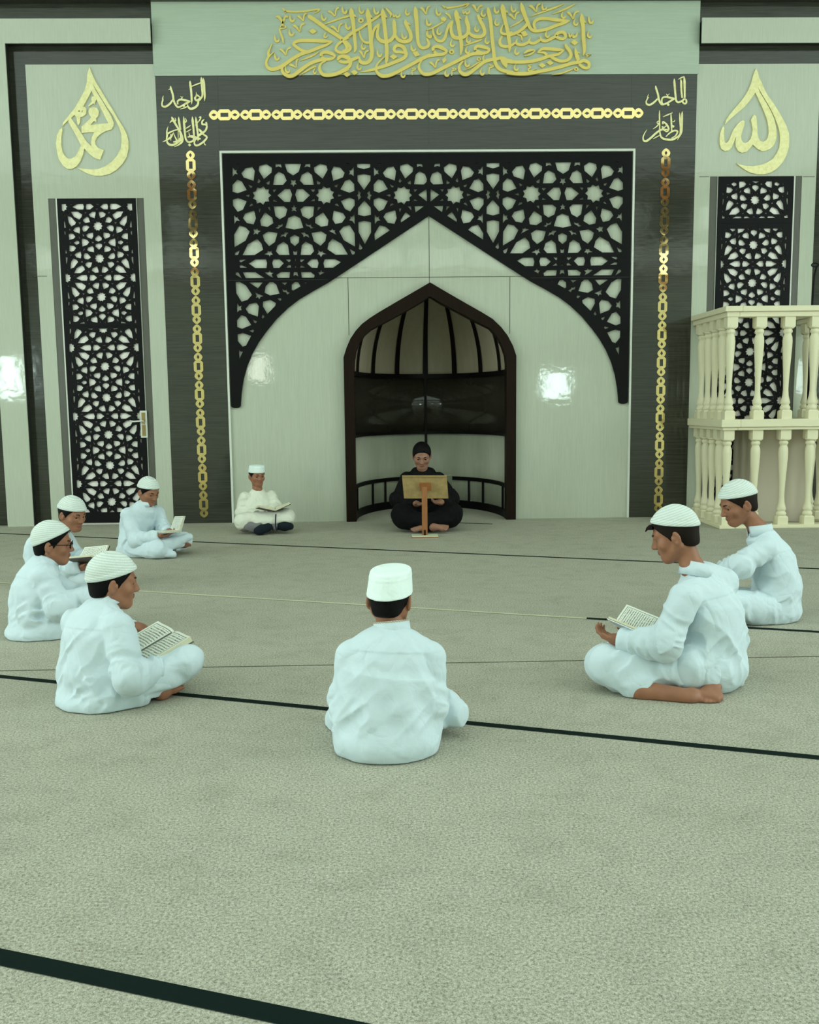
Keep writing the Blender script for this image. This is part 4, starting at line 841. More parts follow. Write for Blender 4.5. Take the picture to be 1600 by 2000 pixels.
def mesh_sdf(fn, lo, hi, h, name='soft', smooth=1):
    """surface nets over the blocks the surface passes through"""
    lo = np.asarray(lo, float); hi = np.asarray(hi, float); B = 8
    nb = np.ceil((hi-lo)/(h*B)).astype(int); n = nb*B
    g = np.stack(np.meshgrid(*[np.arange(k) for k in nb], indexing='ij'), -1).reshape(-1, 3)
    dc = fn(lo+(g*B+(B-1)/2)*h)
    act = np.abs(dc) < h*B*1.15+.02
    vol = np.repeat(np.repeat(np.repeat(np.where(dc > 0, 1., -1.).astype(np.float32).reshape(nb), B, 0), B, 1), B, 2)
    ga = g[act]; off = np.stack(np.meshgrid(*[np.arange(B)]*3, indexing='ij'), -1).reshape(-1, 3)
    for s in range(0, len(ga), 400):
        idx = (ga[s:s+400, None, :]*B+off[None]).reshape(-1, 3)
        vol[idx[:, 0], idx[:, 1], idx[:, 2]] = fn(lo+idx*h)
    S = vol < 0
    cnt = np.zeros(n-1, np.int8)
    for dx in (0, 1):
        for dy in (0, 1):
            for dz in (0, 1): cnt += S[dx:n[0]-1+dx, dy:n[1]-1+dy, dz:n[2]-1+dz]
    ci = np.argwhere((cnt > 0) & (cnt < 8))
    ident = -np.ones(n-1, np.int64); ident[ci[:, 0], ci[:, 1], ci[:, 2]] = np.arange(len(ci))
    acc = np.zeros((len(ci), 3)); num = np.zeros(len(ci))
    C = [(a, b, c) for a in (0, 1) for b in (0, 1) for c in (0, 1)]
    val = {c: vol[ci[:, 0]+c[0], ci[:, 1]+c[1], ci[:, 2]+c[2]] for c in C}
    for a in C:
        for ax in range(3):
            if a[ax] == 0:
                b = list(a); b[ax] = 1; b = tuple(b); va, vb = val[a], val[b]; m = (va < 0) != (vb < 0)
                t = va/(va-vb+1e-12); p = np.tile(np.array(a, float), (len(ci), 1)); p[:, ax] += t
                acc[m] += p[m]; num[m] += 1
    V = lo+(ci+acc/num[:, None])*h
    quads = []
    for ax in range(3):
        u, v = [(1, 2), (2, 0), (0, 1)][ax]
        sl0 = [slice(None)]*3; sl1 = [slice(None)]*3; sl0[ax] = slice(0, -1); sl1[ax] = slice(1, None)
        d = S[tuple(sl0)] != S[tuple(sl1)]
        e = np.argwhere(d); e = e[(e[:, u] > 0) & (e[:, v] > 0) & (e[:, u] < n[u]-1) & (e[:, v] < n[v]-1)]
        def cid(du, dv):
            q = e.copy(); q[:, u] -= du; q[:, v] -= dv; return ident[q[:, 0], q[:, 1], q[:, 2]]
        q = np.stack([cid(1, 1), cid(0, 1), cid(0, 0), cid(1, 0)], 1)
        inside_first = S[e[:, 0], e[:, 1], e[:, 2]]
        q[~inside_first] = q[~inside_first][:, ::-1]
        quads.append(q)
    Q = np.concatenate(quads); Q = Q[(Q >= 0).all(1)]
    E = np.concatenate([Q[:, [0, 1]], Q[:, [1, 2]], Q[:, [2, 3]], Q[:, [3, 0]]])
    deg = np.bincount(E.ravel(), minlength=len(V)).astype(float)
    for _ in range(smooth):
        s = np.stack([np.bincount(E[:, 0], V[E[:, 1], k], len(V))+np.bincount(E[:, 1], V[E[:, 0], k], len(V)) for k in range(3)], 1)
        V = .5*V+.5*s/np.maximum(deg, 1)[:, None]
    return V, Q
def soft_obj(name, V, Q, mats, parent, origin, face_mat=None):
    me = bpy.data.meshes.new(name); L = V-np.asarray(origin)
    me.vertices.add(len(L)); me.vertices.foreach_set('co', L.astype(np.float32).ravel())
    me.loops.add(len(Q)*4); me.loops.foreach_set('vertex_index', Q.astype(np.int32).ravel())
    me.polygons.add(len(Q)); me.polygons.foreach_set('loop_start', np.arange(0, len(Q)*4, 4, dtype=np.int32))
    try: me.polygons.foreach_set('loop_total', np.full(len(Q), 4, np.int32))
    except Exception: pass
    me.update(calc_edges=True); me.validate()
    o = link(name, me, mats, parent, True)
    if face_mat is not None: me.polygons.foreach_set('material_index', face_mat.astype(np.int32))
    return o

# ------------------------------------------------------------------ cloth, skin, hair
def make_cloth(name, c, wv=.05):
    M = mat(name, c, .85, spec=.2)
    v = coords(M); a = noise(M, v, 14, 4, .55, .6); b = noise(M, v, 420, 2)
    r1 = nd(M, 'ShaderNodeMath', operation='MULTIPLY_ADD'); lk(M, noise(M, coords(M, (1, 1, .8), (.5, .4, .3)), 8, 2, .5, .5), r1.inputs[0]); r1.inputs[1].default_value = 2; r1.inputs[2].default_value = -1
    r2 = nd(M, 'ShaderNodeMath', operation='ABSOLUTE'); lk(M, r1.outputs[0], r2.inputs[0])
    lk(M, bump(M, b, wv, .002, bump(M, a, .40, .010, bump(M, r2.outputs[0], .6, .016))), bsdf(M).inputs['Normal'])
    bsdf(M).inputs['Sheen Weight'].default_value = .05 if c[0] > .1 else 0.0
    return M
M_WHITE = make_cloth('white_cotton', srgb(206, 222, 227))
M_IVORY = make_cloth('ivory_cotton', srgb(224, 226, 208))
M_BLACKCL = make_cloth('black_cloth', srgb(4, 4, 5))
M_GREYCL = make_cloth('grey_cloth', srgb(120, 118, 118))
M_SOCK = make_cloth('dark_navy_sock', srgb(22, 30, 38))
M_KNIT = mat('knit_cap_wool', srgb(220, 232, 220), .9, spec=.15)
v = coords(M_KNIT); wv_ = nd(M_KNIT, 'ShaderNodeTexWave', wave_type='BANDS', bands_direction='Z'); wv_.inputs['Scale'].default_value = 30; wv_.inputs['Distortion'].default_value = 2.4; wv_.inputs['Detail'].default_value = 3; wv_.inputs['Detail Scale'].default_value = 10
lk(M_KNIT, v, wv_.inputs['Vector'])
lk(M_KNIT, bump(M_KNIT, wv_.outputs['Fac'], .28, .003, bump(M_KNIT, noise(M_KNIT, v, 160, 3), .5, .004)), bsdf(M_KNIT).inputs['Normal'])
lk(M_KNIT, ramp(M_KNIT, wv_.outputs['Fac'], [(.15, srgb(202, 212, 204)), (.7, srgb(221, 231, 223))]), bsdf(M_KNIT).inputs['Base Color'])
M_CAPC = make_cloth('white_cap_cloth', srgb(232, 246, 240))
def make_skin(name, c):
    M = mat(name, c, .5, spec=.35); v = coords(M)
    lk(M, ramp(M, noise(M, v, 30, 4), [(.3, scol(c, .88)), (.7, scol(c, 1.08))]), bsdf(M).inputs['Base Color'])
    bsdf(M).inputs['Subsurface Weight'].default_value = .08; bsdf(M).inputs['Subsurface Radius'].default_value = (.02, .008, .004)
    return M
M_SKIN = make_skin('brown_skin', srgb(152, 104, 78))
M_LIP = mat('lip', srgb(138, 84, 70), .5)
M_HAIR = mat('black_hair', srgb(8, 7, 7), .6, spec=.12)
v = coords(M_HAIR); lk(M_HAIR, bump(M_HAIR, noise(M_HAIR, v, 220, 3), .6, .004), bsdf(M_HAIR).inputs['Normal'])
M_HAIRS = mat('cropped_dark_hair', srgb(30, 22, 18), .7, spec=.12)
M_EYE = mat('eye_white', srgb(150, 138, 128), .4); M_IRIS = mat('dark_iris', srgb(24, 15, 10), .15)
M_BROW = mat('eyebrow_hair', srgb(24, 17, 14), .8)

class Fig:
    """one seated person; joints are given in world space"""
    def __init__(s, name, label, base, group=None, scale=1.0, skin=None):
        s.root = empty('person', tuple(base), label, 'person', group); s.base = np.array(base, float); s.k = scale
        s.body = []; s.J = {}; s.skin = skin or M_SKIN
    # ---- head
    def head(s, c, fwd, up=(0, 0, 1), hs=1.0):
        f = nrm(fwd); u = np.array(up, float); u = nrm(u-f*(u@f)); r = np.cross(f, u)
        s.hM = np.stack([r, f, u], 1); s.hc = np.array(c, float); s.hs = hs
    def hl(s, P): return ((P-s.hc)@s.hM)/s.hs
    def hw(s, p): return s.hc+(np.asarray(p, float)*s.hs)@s.hM.T
    @staticmethod
    def cran(p, g=0.0): return s_ell(p, (0, -.012, .028), (.071+g, .089+g, .080+g))
    def sd_head(s, P):
        p = s.hl(P); ax = p.copy(); ax[:, 0] = np.abs(ax[:, 0])
        d = s.cran(p)
        d = smin(d, s_ell(p, (0, .026, -.035), (.054, .058, .070)), .035)
        d = smin(d, s_ell(p, (0, .058, -.083), (.024, .022, .018)), .03)            # chin
        d = smin(d, s_cone(ax, (.050, -.005, -.045), (.018, .060, -.086), .018, .014), .025)   # jaw line
        d = smin(d, s_ell(ax, (.040, .052, -.022), (.022, .020, .020)), .022)        # cheek
        d = smin(d, s_cone(ax, (.010, .076, .021), (.042, .062, .022), .010, .009), .014)      # brow
        d = smax(d, -s_ell(ax, (.030, .090, .003), (.017, .020, .011)), .010)        # eye socket
        d = smin(d, s_cone(p, (0, .077, .012), (0, .098, -.024), .0075, .0105), .012)          # nose
        d = smin(d, s_ell(ax, (.0105, .088, -.028), (.008, .010, .0075)), .007)
        d = smin(d, s_ell(ax, (.030, .0705, .0105), (.0165, .010, .0052)), .006)     # upper lid
        d = smin(d, s_cone(ax, (0, .0865, -.0485), (.019, .077, -.051), .0055, .003), .006)    # lips
        d = smin(d, s_cone(ax, (0, .0855, -.0575), (.016, .077, -.056), .0058, .003), .006)
        ca, sa = math.cos(.35), math.sin(.35)
        e = ax-np.array([.074, -.010, -.010]); e2 = np.stack([e[:, 0]*ca+e[:, 1]*sa, -e[:, 0]*sa+e[:, 1]*ca, e[:, 2]-.12*e[:, 1]], 1)
        ear = s_ell(e2, (0, 0, 0), (.0095, .020, .031)); ear = smax(ear, -s_ell(e2, (.010, .002, .003), (.008, .012, .020)), .006)
        ear = smin(ear, s_ell(e2, (.004, .010, -.002), (.005, .006, .007)), .006)
        d = smin(d, ear, .008)
        return d*s.hs
    # ---- arms, hands, legs, feet
    def hand(s, wrist, d, palm, side, size=1.0, curl=.5, spread=.10, thumb=.6):
        """d: direction of the fingers, palm: palm normal, side: +1 thumb on the d x palm side"""
        d = nrm(d); n = nrm(np.array(palm, float)-d*(np.array(palm, float)@d)); t = np.cross(d, n)*side; k = size
        w = np.array(wrist, float); R = np.stack([t, d, n], 1)
        L = lambda x, y, z: w+k*(x*t+y*d+z*n)
        out = [('b', L(.0, .040, 0), (.036*k, .044*k, .0135*k), R, .011*k), ('c', L(0, -.01, 0), L(0, .02, 0), .021*k, .024*k)]
        for i, (x, ln) in enumerate(((.027, .060), (.009, .068), (-.009, .063), (-.026, .050))):
            a = L(x, .074, 0); ang = 0; q = a
            for j, (fr, r0, r1) in enumerate(((.45, .0082, .0076), (.32, .0076, .0070), (.23, .0070, .0056))):
                ang += curl*(.75 if j == 0 else 1.0)*(1+.08*i)
                dd = (d*math.cos(ang)+n*math.sin(ang)); dd = nrm(dd+t*spread*(x/.03)*(1 if j == 0 else .3))
                e = q+dd*ln*fr*k; out.append(('f', q, e, r0*k, r1*k)); q = e
        a = L(.030, .018, .002); b = a+k*.034*nrm(t*.75+d*.55+n*.35*thumb); c = b+k*.027*nrm(t*.25+d*.85+n*.5*thumb)
        out += [('c', a, b, .0125*k, .0095*k), ('f', b, c, .0092*k, .0068*k)]
        s.body += out
        return dict(tip=q, R=R, w=w, L=L)
    def foot(s, heel, toe, up, side, size=1.0):
        """heel point to toe tip; up: normal of the instep; side +1: big toe on the (d x up) side"""
        heel = np.array(heel, float); d = np.array(toe, float)-heel; ln = np.linalg.norm(d); d = d/ln; u = nrm(np.array(up, float)-d*(np.array(up, float)@d)); t = np.cross(d, u)*side
        k = ln/.21; R = np.stack([t, d, u], 1); L = lambda x, y, z: heel+k*(x*t+y*d+z*u)
        o = [('e', L(0, .018, .002), (.028*k, .032*k, .030*k), R), ('c', L(0, .02, .004), L(-.008, .11, -.002), .026*k, .022*k), ('c', L(.004, .03, .020), L(.012, .135, -.002), .026*k, .020*k),
             ('b', L(.0, .135, -.006), (.040*k, .034*k, .018*k), R, .016*k)]
        for x, y0, l, r in ((.028, .160, .036, .0125), (.009, .166, .028, .0092), (-.006, .163, .025, .0085), (-.019, .157, .021, .0080), (-.031, .149, .017, .0075)):
            o.append(('f', L(x, y0-.012, -.006), L(x*1.03, y0+l*.55, -.010), r*k, r*1.05*k))
        s.body += o; s.last_foot = dict(L=L, k=k)
    def limb(s, pts, rad, kind='c'):
        for i in range(len(pts)-1): s.body.append((kind, np.array(pts[i], float), np.array(pts[i+1], float), rad[i]*s.k, rad[i+1]*s.k))
    def sd_body(s, P):
        d = None
        for b in s.body:
            if b[0] in 'cf': q = s_cone(P, b[1], b[2], b[3], b[4])
            elif b[0] == 'e': q = s_ell(P, b[1], b[2], b[3])
            else: q = s_box(P, b[1], b[2], b[3], b[4])
            k = .0042*s.k if b[0] == 'f' else (.016*s.k if b[0] == 'b' else .024*s.k)
            d = q if d is None else smin(d, q, k)
        hd = s.sd_head(P)
        d = smin(d, hd, .018*s.k)
        return np.maximum(d, -(P[:, 2]-.002))
    def bounds(s, pad=.05):
        pts = [b[1] for b in s.body]+[b[2] for b in s.body if b[0] in 'cf']+[s.hc+np.array([q, w, e])*.12*s.hs for q in (-1, 1) for w in (-1, 1) for e in (-1, 1)]
        pts = np.array(pts); return pts.min(0)-pad*s.k, pts.max(0)+pad*s.k
    def build_body(s, h):
        lo, hi = s.bounds(); lo[2] = -.01
        V, Q = mesh_sdf(s.sd_body, lo, hi, h, smooth=1)
        c = V[Q].mean(1); p = s.hl(c)
        lip = (np.abs(p[:, 0]) < .020) & (p[:, 1] > .072) & (p[:, 2] < -.045) & (p[:, 2] > -.063)
        return soft_obj('body', V, Q, [s.skin, M_LIP], s.root, s.base, np.where(lip, 1, 0))
    # ---- hair, cap, eyes
    def build_hair(s, h, mt=None, full=False, rim=None):
        zs = [-.072, -.068, -.050, -.032, .0, .034, .068, .078] if full else [-.072, -.068, -.050, -.032, .0, .030, .062, .072]; ys = [-.12, -.060, -.024, .010, .022, .045, .070, .1]
        def fn(P):
            p = s.hl(P); d = s.cran(p, .0075 if not full else .009)
            d = smin(d, s_ell(p, (0, -.045, -.035), (.054, .045, .05)), .02) if not full else smin(d, s_ell(p, (0, -.045, -.03), (.058, .046, .05)), .02)
            g = p[:, 2]-np.interp(p[:, 1], ys, zs)
            d = smax(d, -g*.8, .006)
            if rim is not None: d = np.maximum(d, p[:, 2]-(rim[0]+rim[1]*p[:, 1])-.006)
            return d*s.hs
        R = .125*s.hs; V, Q = mesh_sdf(fn, s.hc-R, s.hc+R, h, smooth=1)
        return soft_obj('hair', V, Q, mt or M_HAIR, s.root, s.base)
    def build_cap(s, h, style='knit', z0=.036, tilt=.28, side=0.0, tall=1.0):
        def fn(P):
            p = s.hl(P); rim = p[:, 2]-(z0+tilt*p[:, 1]+side*p[:, 0])
            if style == 'knit':
                d = s_ell(p, (0, -.010, .030), (.082, .101, .094*tall)); d = np.minimum(d, np.maximum(s_ell(p, (0, -.010, .030), (.085, .104, .096)), rim-.020))
                lump = vnoise(p*26)*.0011; d = d+lump
            else:
                q = rim; w = 1-.10*np.clip(q/.085, 0, 1)
                r = np.sqrt((p[:, 0]/(.083*w))**2+((p[:, 1]+.010)/(.103*w))**2); d = (r-1)*.078
                top = q-.092*tall-.010*np.clip(1-r, 0, 1); d = smax(d, top, .010)
                seam = np.exp(-((q-.070*tall)/.004)**2)*.0015; d = d-seam
            return smax(d, -rim, .004)*s.hs
        R = .15*s.hs; V, Q = mesh_sdf(fn, s.hc-R, s.hc+R, h, smooth=1)
        o = soft_obj('cap', V, Q, M_KNIT if style == 'knit' else M_CAPC, s.root, s.hc)
        o.location = Vector(s.hc-s.base)
        me = o.data                                             # keep the knit rings centred on the crown
        Mh = Matrix([list(r) for r in s.hM]).to_4x4()
        me.transform(Mh.inverted()); o.matrix_local = Matrix.Translation(Vector(s.hc-s.base)) @ Mh
        return o
    def build_eyes(s, look=(0, .9, -.45)):
        lk_ = nrm(look)
        for sg in (-1, 1):
            bm = bmesh.new(); bmesh.ops.create_uvsphere(bm, u_segments=20, v_segments=14, radius=.0122*s.hs)
            me = bpy.data.meshes.new('eye'); bm.to_mesh(me); bm.free()
            c = s.hw((sg*.030, .0635, .0035)); o = link('eye', me, [M_EYE, M_IRIS], s.root, True); o.location = Vector(c-s.base)
            wl = s.hM@lk_
            for p in me.polygons: p.material_index = 1 if (np.array(p.center)@wl)/(np.linalg.norm(p.center)+1e-9) > .66 else 0
            mb = MB(); pts = [s.hw((sg*x, y, z)) for x, y, z in ((.012, .0835, .0205), (.022, .0825, .0250), (.034, .0760, .0260), (.047, .0630, .0205))]
            mb.tube(pts, [.0028*s.hs, .0038*s.hs, .0034*s.hs, .0015*s.hs], 8); mb.build('eyebrow', M_BROW, s.root, True, s.base)
    # ---- clothing
    def tunic(s, h, name, mt, spine, sleeves, extra=(), skirt=(), depth=.74, yoke=True, seed=0, fold=1.0, axes=None, kf=.035, cut=None, yk=.86):
        """spine: [(point, half width)], sleeves: [(points, radii)], extra: round cones, skirt: ellipsoids (c, r, R)"""
        Rr, Ff, Uu = axes; A = np.stack([Rr, Ff/depth, Uu], 1); ctr = np.array(spine[0][0], float); so = np.array([seed*3.7, seed*1.3, seed*2.1])
        sp = [((np.array(p)-ctr)@A, r) for p, r in spine]; top = np.array(spine[-1][0], float); bot = np.array(spine[0][0], float); Lh = np.linalg.norm(top-bot)
        D1 = nrm(Uu+.55*Rr); D2 = nrm(Uu-.6*Rr+.3*Ff)
        def fn(P):
            q = (P-ctr)@A; d = None
            for (a, ra), (b, rb) in zip(sp[:-1], sp[1:]):
                e = s_cone(q, a, b, ra, rb); d = e if d is None else smin(d, e, .05)
            d = d*.86
            hgt = ((P-bot)@Uu)/Lh
            # hanging folds and creases of the body of the garment
            F = P/s.k+so
            lat = F@Rr; fw = F@Ff; upc = F@Uu
            n1 = vnoise(np.stack([(lat*1.0+upc*.55)*13, fw*9, upc*3.2], 1)); n2 = vnoise(np.stack([(lat*-.8+upc*.75)*22, fw*12, (upc+lat*.5)*5], 1)+9)
            wgt = np.clip(1.15-hgt, .15, 1.0)
            d = d-fold*s.k*wgt*(.0165*(1-2*np.abs(n1))+.0115*(1-2*np.abs(n2)))*.8
            for sk in skirt:
                e = s_ell(P, sk[0], sk[1], sk[2] if len(sk) > 2 else None); e = e-fold*s.k*.006*(1-2*np.abs(vnoise(np.stack([lat*16, fw*16, upc*5], 1)+4)))
                d = smin(d, e, .03*s.k)
            for ex in extra:
                e = s_cone(P, *ex); n3 = vnoise(np.stack([(lat+fw)*20, (lat-fw)*8, upc*16], 1)+2); e = e-fold*s.k*.0045*(1-2*np.abs(n3))
                d = smin(d, e, .025*s.k)
            if yoke:
                d = d-.0032*s.k*np.clip((hgt-yk+.05*np.clip(np.abs(lat-ctr@Rr/s.k)*0, 0, 1))/.012, 0, 1)*(((P-ctr)@Ff) < .06*s.k)
            for pts, rad in sleeves:
                pts = [np.array(p, float) for p in pts]; sl = None; acc = 0.0
                for i in range(len(pts)-1):
                    a, b = pts[i], pts[i+1]; ba = b-a; l = np.linalg.norm(ba); t = np.clip(((P-a)@ba)/(l*l), 0, 1)
                    r = rad[i]+(rad[i+1]-rad[i])*t; dd = np.linalg.norm(P-a-t[:, None]*ba, axis=1)-r
                    ax_ = acc+t*l; side_ = (F@nrm(np.cross(ba, [.3, .2, 1])))
                    nn = vnoise(np.stack([ax_/s.k*30+side_*14, side_*11, (F@Uu)*5+i*3], 1)+seed+5)
                    el = np.exp(-((t-(1 if i == 0 else 0))*l/(.07*s.k))**2)
                    dd = dd-fold*s.k*(.0042+.0085*el+.0045*(i > 0))*(1-2*np.abs(nn))
                    if i == len(pts)-2: dd = smax(dd, (P-b)@(ba/l), .003)          # flat end at the cuff
                    sl = dd if sl is None else smin(sl, dd, .012*s.k); acc += l
                d = smin(d, sl, kf*s.k*.55)
            if cut is not None: d = cut(P, d)
            return np.maximum(d, -(P[:, 2]-.003))
        allp = np.array([p for p, r in spine]+[p for pts, r in sleeves for p in pts]+[e[0] for e in extra]+[e[1] for e in extra]+[k[0] for k in skirt])
        lo, hi = allp.min(0)-.24*s.k, allp.max(0)+.24*s.k; lo[2] = -.01
        V, Q = mesh_sdf(fn, lo, hi, h, smooth=1)
        return soft_obj(name, V, Q, mt, s.root, s.base)
    def legs(s, h, name, mt, chains, seed=0, fold=1.0, blobs=(), ends=True):
        so = np.array([seed*1.9, seed*2.3, seed])
        def fn(P):
            d = None; F = P/s.k+so
            for pts, rad in chains:
                pts = [np.array(p, float) for p in pts]; c = None
                for i in range(len(pts)-1):
                    a, b = pts[i], pts[i+1]; ba = b-a; l = np.linalg.norm(ba); t = np.clip(((P-a)@ba)/(l*l), 0, 1)
                    dd = np.linalg.norm(P-a-t[:, None]*ba, axis=1)-(rad[i]+(rad[i+1]-rad[i])*t)*s.k
                    sd = F@nrm(np.cross(ba, [.2, .3, 1])); nn = vnoise(np.stack([t*l/s.k*16+sd*16, sd*12, F[:, 2]*9], 1)+seed+i*2)
                    dd = dd-fold*s.k*.009*(1-2*np.abs(nn))
                    if ends and i == len(pts)-2: dd = smax(dd, (P-b)@(ba/l), .004)
                    c = dd if c is None else smin(c, dd, .03*s.k)
                d = c if d is None else smin(d, c, .02*s.k)
            for bl in blobs: d = smin(d, s_ell(P, *bl), .03*s.k)
            return np.maximum(d, -(P[:, 2]-.003))
        allp = np.array([p for c, r in chains for p in c]+[b[0] for b in blobs]); lo, hi = allp.min(0)-.17*s.k, allp.max(0)+.17*s.k; lo[2] = -.01
        V, Q = mesh_sdf(fn, lo, hi, h, smooth=1)
        return soft_obj(name, V, Q, mt, s.root, s.base)
    def collar(s, c, axis, r=.056, hgt=.032, fwd=(0, 1, 0), mt=None, gap=.5):
        u = nrm(axis); f = nrm(np.array(fwd, float)-u*(np.array(fwd, float)@u)); rr = np.cross(f, u); n = 36; k = s.k; mb = MB()
        vs = []
        for i in range(n+1):
            a = math.pi/2+gap*.5+(2*math.pi-gap)*i/n
            for ro, z in ((r*1.06, -.012), (r*1.0, hgt), (r*.95, hgt), (r*.97, -.012)):
                vs.append(np.array(c)+k*(ro*(math.cos(a)*rr+1.08*math.sin(a)*f)+(z+.006*math.sin(a))*u))
        fs = [(i*4+e, i*4+(e+1) % 4, i*4+4+(e+1) % 4, i*4+4+e) for i in range(n) for e in range(4)]+[(0, 3, 2, 1), (n*4, n*4+1, n*4+2, n*4+3)]
        mb.add(vs, fs); return mb.build('collar', mt or M_WHITE, s.root, True, s.base)
    def torso_axes(s, pelvis, neck, shL, shR):
        U = nrm(np.array(neck)-np.array(pelvis)); R = np.array(shR)-np.array(shL); R = nrm(R-U*(R@U)); F = np.cross(U, R); return R, F, U

# ------------------------------------------------------------------ open books
M_PAGE = mat('printed_page', srgb(226, 230, 214), .7)
uvn = nd(M_PAGE, 'ShaderNodeTexCoord'); sx_ = nd(M_PAGE, 'ShaderNodeSeparateXYZ'); lk(M_PAGE, uvn.outputs['UV'], sx_.inputs[0])
def mth(op, a, b=None, c=None):
    n = nd(M_PAGE, 'ShaderNodeMath', operation=op)
    for i, q in enumerate((a, b, c)):
        if q is None: continue
        if isinstance(q, (int, float)): n.inputs[i].default_value = q
        else: lk(M_PAGE, q, n.inputs[i])
    return n.outputs[0]
U_, V_ = sx_.outputs[0], sx_.outputs[1]
du = mth('MINIMUM', U_, mth('SUBTRACT', 1.0, U_)); dv = mth('MINIMUM', V_, mth('SUBTRACT', 1.0, V_))
de = mth('MINIMUM', du, mth('MULTIPLY', dv, 1.35))
frame = mth('MULTIPLY', mth('GREATER_THAN', de, .07), mth('LESS_THAN', de, .095))
rows_ = mth('LESS_THAN', mth('ABSOLUTE', mth('SUBTRACT', mth('FRACT', mth('MULTIPLY', V_, 16.0)), .5)), .26)
nz = nd(M_PAGE, 'ShaderNodeTexNoise'); nz.inputs['Scale'].default_value = 1.0; nz.inputs['Detail'].default_value = 2
mpn = nd(M_PAGE, 'ShaderNodeMapping'); mpn.inputs['Scale'].default_value = (42, 34, 1); lk(M_PAGE, uvn.outputs['UV'], mpn.inputs['Vector']); lk(M_PAGE, mpn.outputs['Vector'], nz.inputs['Vector'])
ink = mth('MULTIPLY', mth('MULTIPLY', rows_, mth('GREATER_THAN', nz.outputs['Fac'], .47)), mth('GREATER_THAN', de, .13))
tot = mth('MAXIMUM', mth('MULTIPLY', frame, .8), mth('MULTIPLY', ink, .85))
mxp = nd(M_PAGE, 'ShaderNodeMixRGB'); lk(M_PAGE, tot, mxp.inputs[0]); mxp.inputs[1].default_value = srgb(228, 232, 216); mxp.inputs[2].default_value = srgb(58, 66, 58)
lk(M_PAGE, mxp.outputs[0], bsdf(M_PAGE).inputs['Base Color'])
M_PEDGE = mat('page_edges', srgb(206, 202, 172), .8)
M_COVER_G = mat('green_book_cover', srgb(96, 104, 84), .5); M_COVER_B = mat('brown_book_cover', srgb(62, 50, 38), .5); M_COVER_W = mat('pale_book_cover', srgb(214, 224, 222), .5)
def open_book(label, c, right, up, w, hgt, thick, angles, cover, group='open books held by the readers', ribbon=None, page_mat=None, swell=.35):
    """c: spine centre on the cover; right/up in the plane of the book; angles: lift of left and right half (rad)"""
    r = nrm(right); u = nrm(np.array(up, float)-r*(np.array(up, float)@r)); n = np.cross(r, u); c = np.array(c, float)
    root = empty('open_book', tuple(c), label, 'book', group)
    for sgn, ang in ((-1, angles[0]), (1, angles[1])):
        e = r*sgn*math.cos(ang)+n*math.sin(ang); m_ = n*math.cos(ang)-r*sgn*math.sin(ang)
        K = 10; prof = []
        for i in range(K+1):
            t = i/K; z = thick*(1-.25*t)+thick*swell*math.sin(math.pi*min(1, t*1.25))*(1-t) - (thick*.9*(1-min(1, t/.12))**2)
            prof.append((t*w, max(z, .001)))
        vs = []; 
        for v_ in (-hgt/2, hgt/2):
            for x, z in prof: vs.append(e*x+m_*(z+.003)+u*v_)
        for v_ in (-hgt/2, hgt/2):
            for x, z in prof: vs.append(e*x+m_*.003+u*v_)
        M = K+1; fs = []; mi = []
        for i in range(K):
            fs.append((i, i+1, M+i+1, M+i)); mi.append(0)
            fs.append((2*M+i, 3*M+i, 3*M+i+1, 2*M+i+1)); mi.append(1)
            fs.append((i, 2*M+i, 2*M+i+1, i+1)); mi.append(1); fs.append((M+i, M+i+1, 3*M+i+1, 3*M+i)); mi.append(1)
        fs.append((K, 2*M+K, 3*M+K, M+K)); mi.append(1); fs.append((0, M, 3*M, 2*M)); mi.append(1)
        if sgn < 0: fs = [f[::-1] for f in fs]
        me = mesh_from(vs, fs, 'page_block'); o = link('page_block', me, [page_mat or M_PAGE, M_PEDGE], root); me.polygons.foreach_set('material_index', mi)
        uv = me.uv_layers.new(name='UVMap')
        for p in me.polygons:
            for li in p.loop_indices:
                vi = me.loops[li].vertex_index; j = vi % M; row = (vi//M) % 2
                uu = j/K; uv.data[li].uv = (uu if sgn > 0 else 1-uu, row)
        ct = .004; cw = w*1.03; hh = hgt*1.03/2
        mb = MB(); mb.obox(e*cw/2-m_*ct*.3, e*cw/2, u*hh, m_*ct/2); mb.build('cover', cover, root)
    mb = MB(); mb.obox(-n*.002, r*thick*.5, u*hgt*.515, n*.003); mb.build('spine', cover, root)
    if ribbon is not None:
        mb = MB(); P_ = [np.array(p)-c for p in ribbon]; w2 = nrm(right)*.006
        vs = []
        for p in P_: vs += [p-w2, p+w2, p+w2+np.array([0, -.002, 0]), p-w2+np.array([0, -.002, 0])]
        fs = [(i*4+e, i*4+(e+1) % 4, i*4+4+(e+1) % 4, i*4+4+e) for i in range(len(P_)-1) for e in range(4)]
        mb.add(vs, fs); mb.build('ribbon', M_SOCK, root)
    return root
# ================================================================== the people
def mk(D0): return lambda px, py, dz=0.0: AT(px, py, D0+dz)
def gbase(p): return (float(p[0]), float(p[1]), 0.0)
READERS = 'boys in white sitting in the reading circle'
def arms(f, shL, elL, wrL, shR, elR, wrR, r=(.042, .034, .024)):
    f.limb([shL, elL, wrL], r); f.limb([shR, elR, wrR], r)
def trunk(f, pel, ch, nk, hd):
    f.limb([pel, ch], (.09, .10)); f.limb([ch, nk], (.08, .047)); f.limb([nk, hd], (.044, .045))
def eyes(): pass

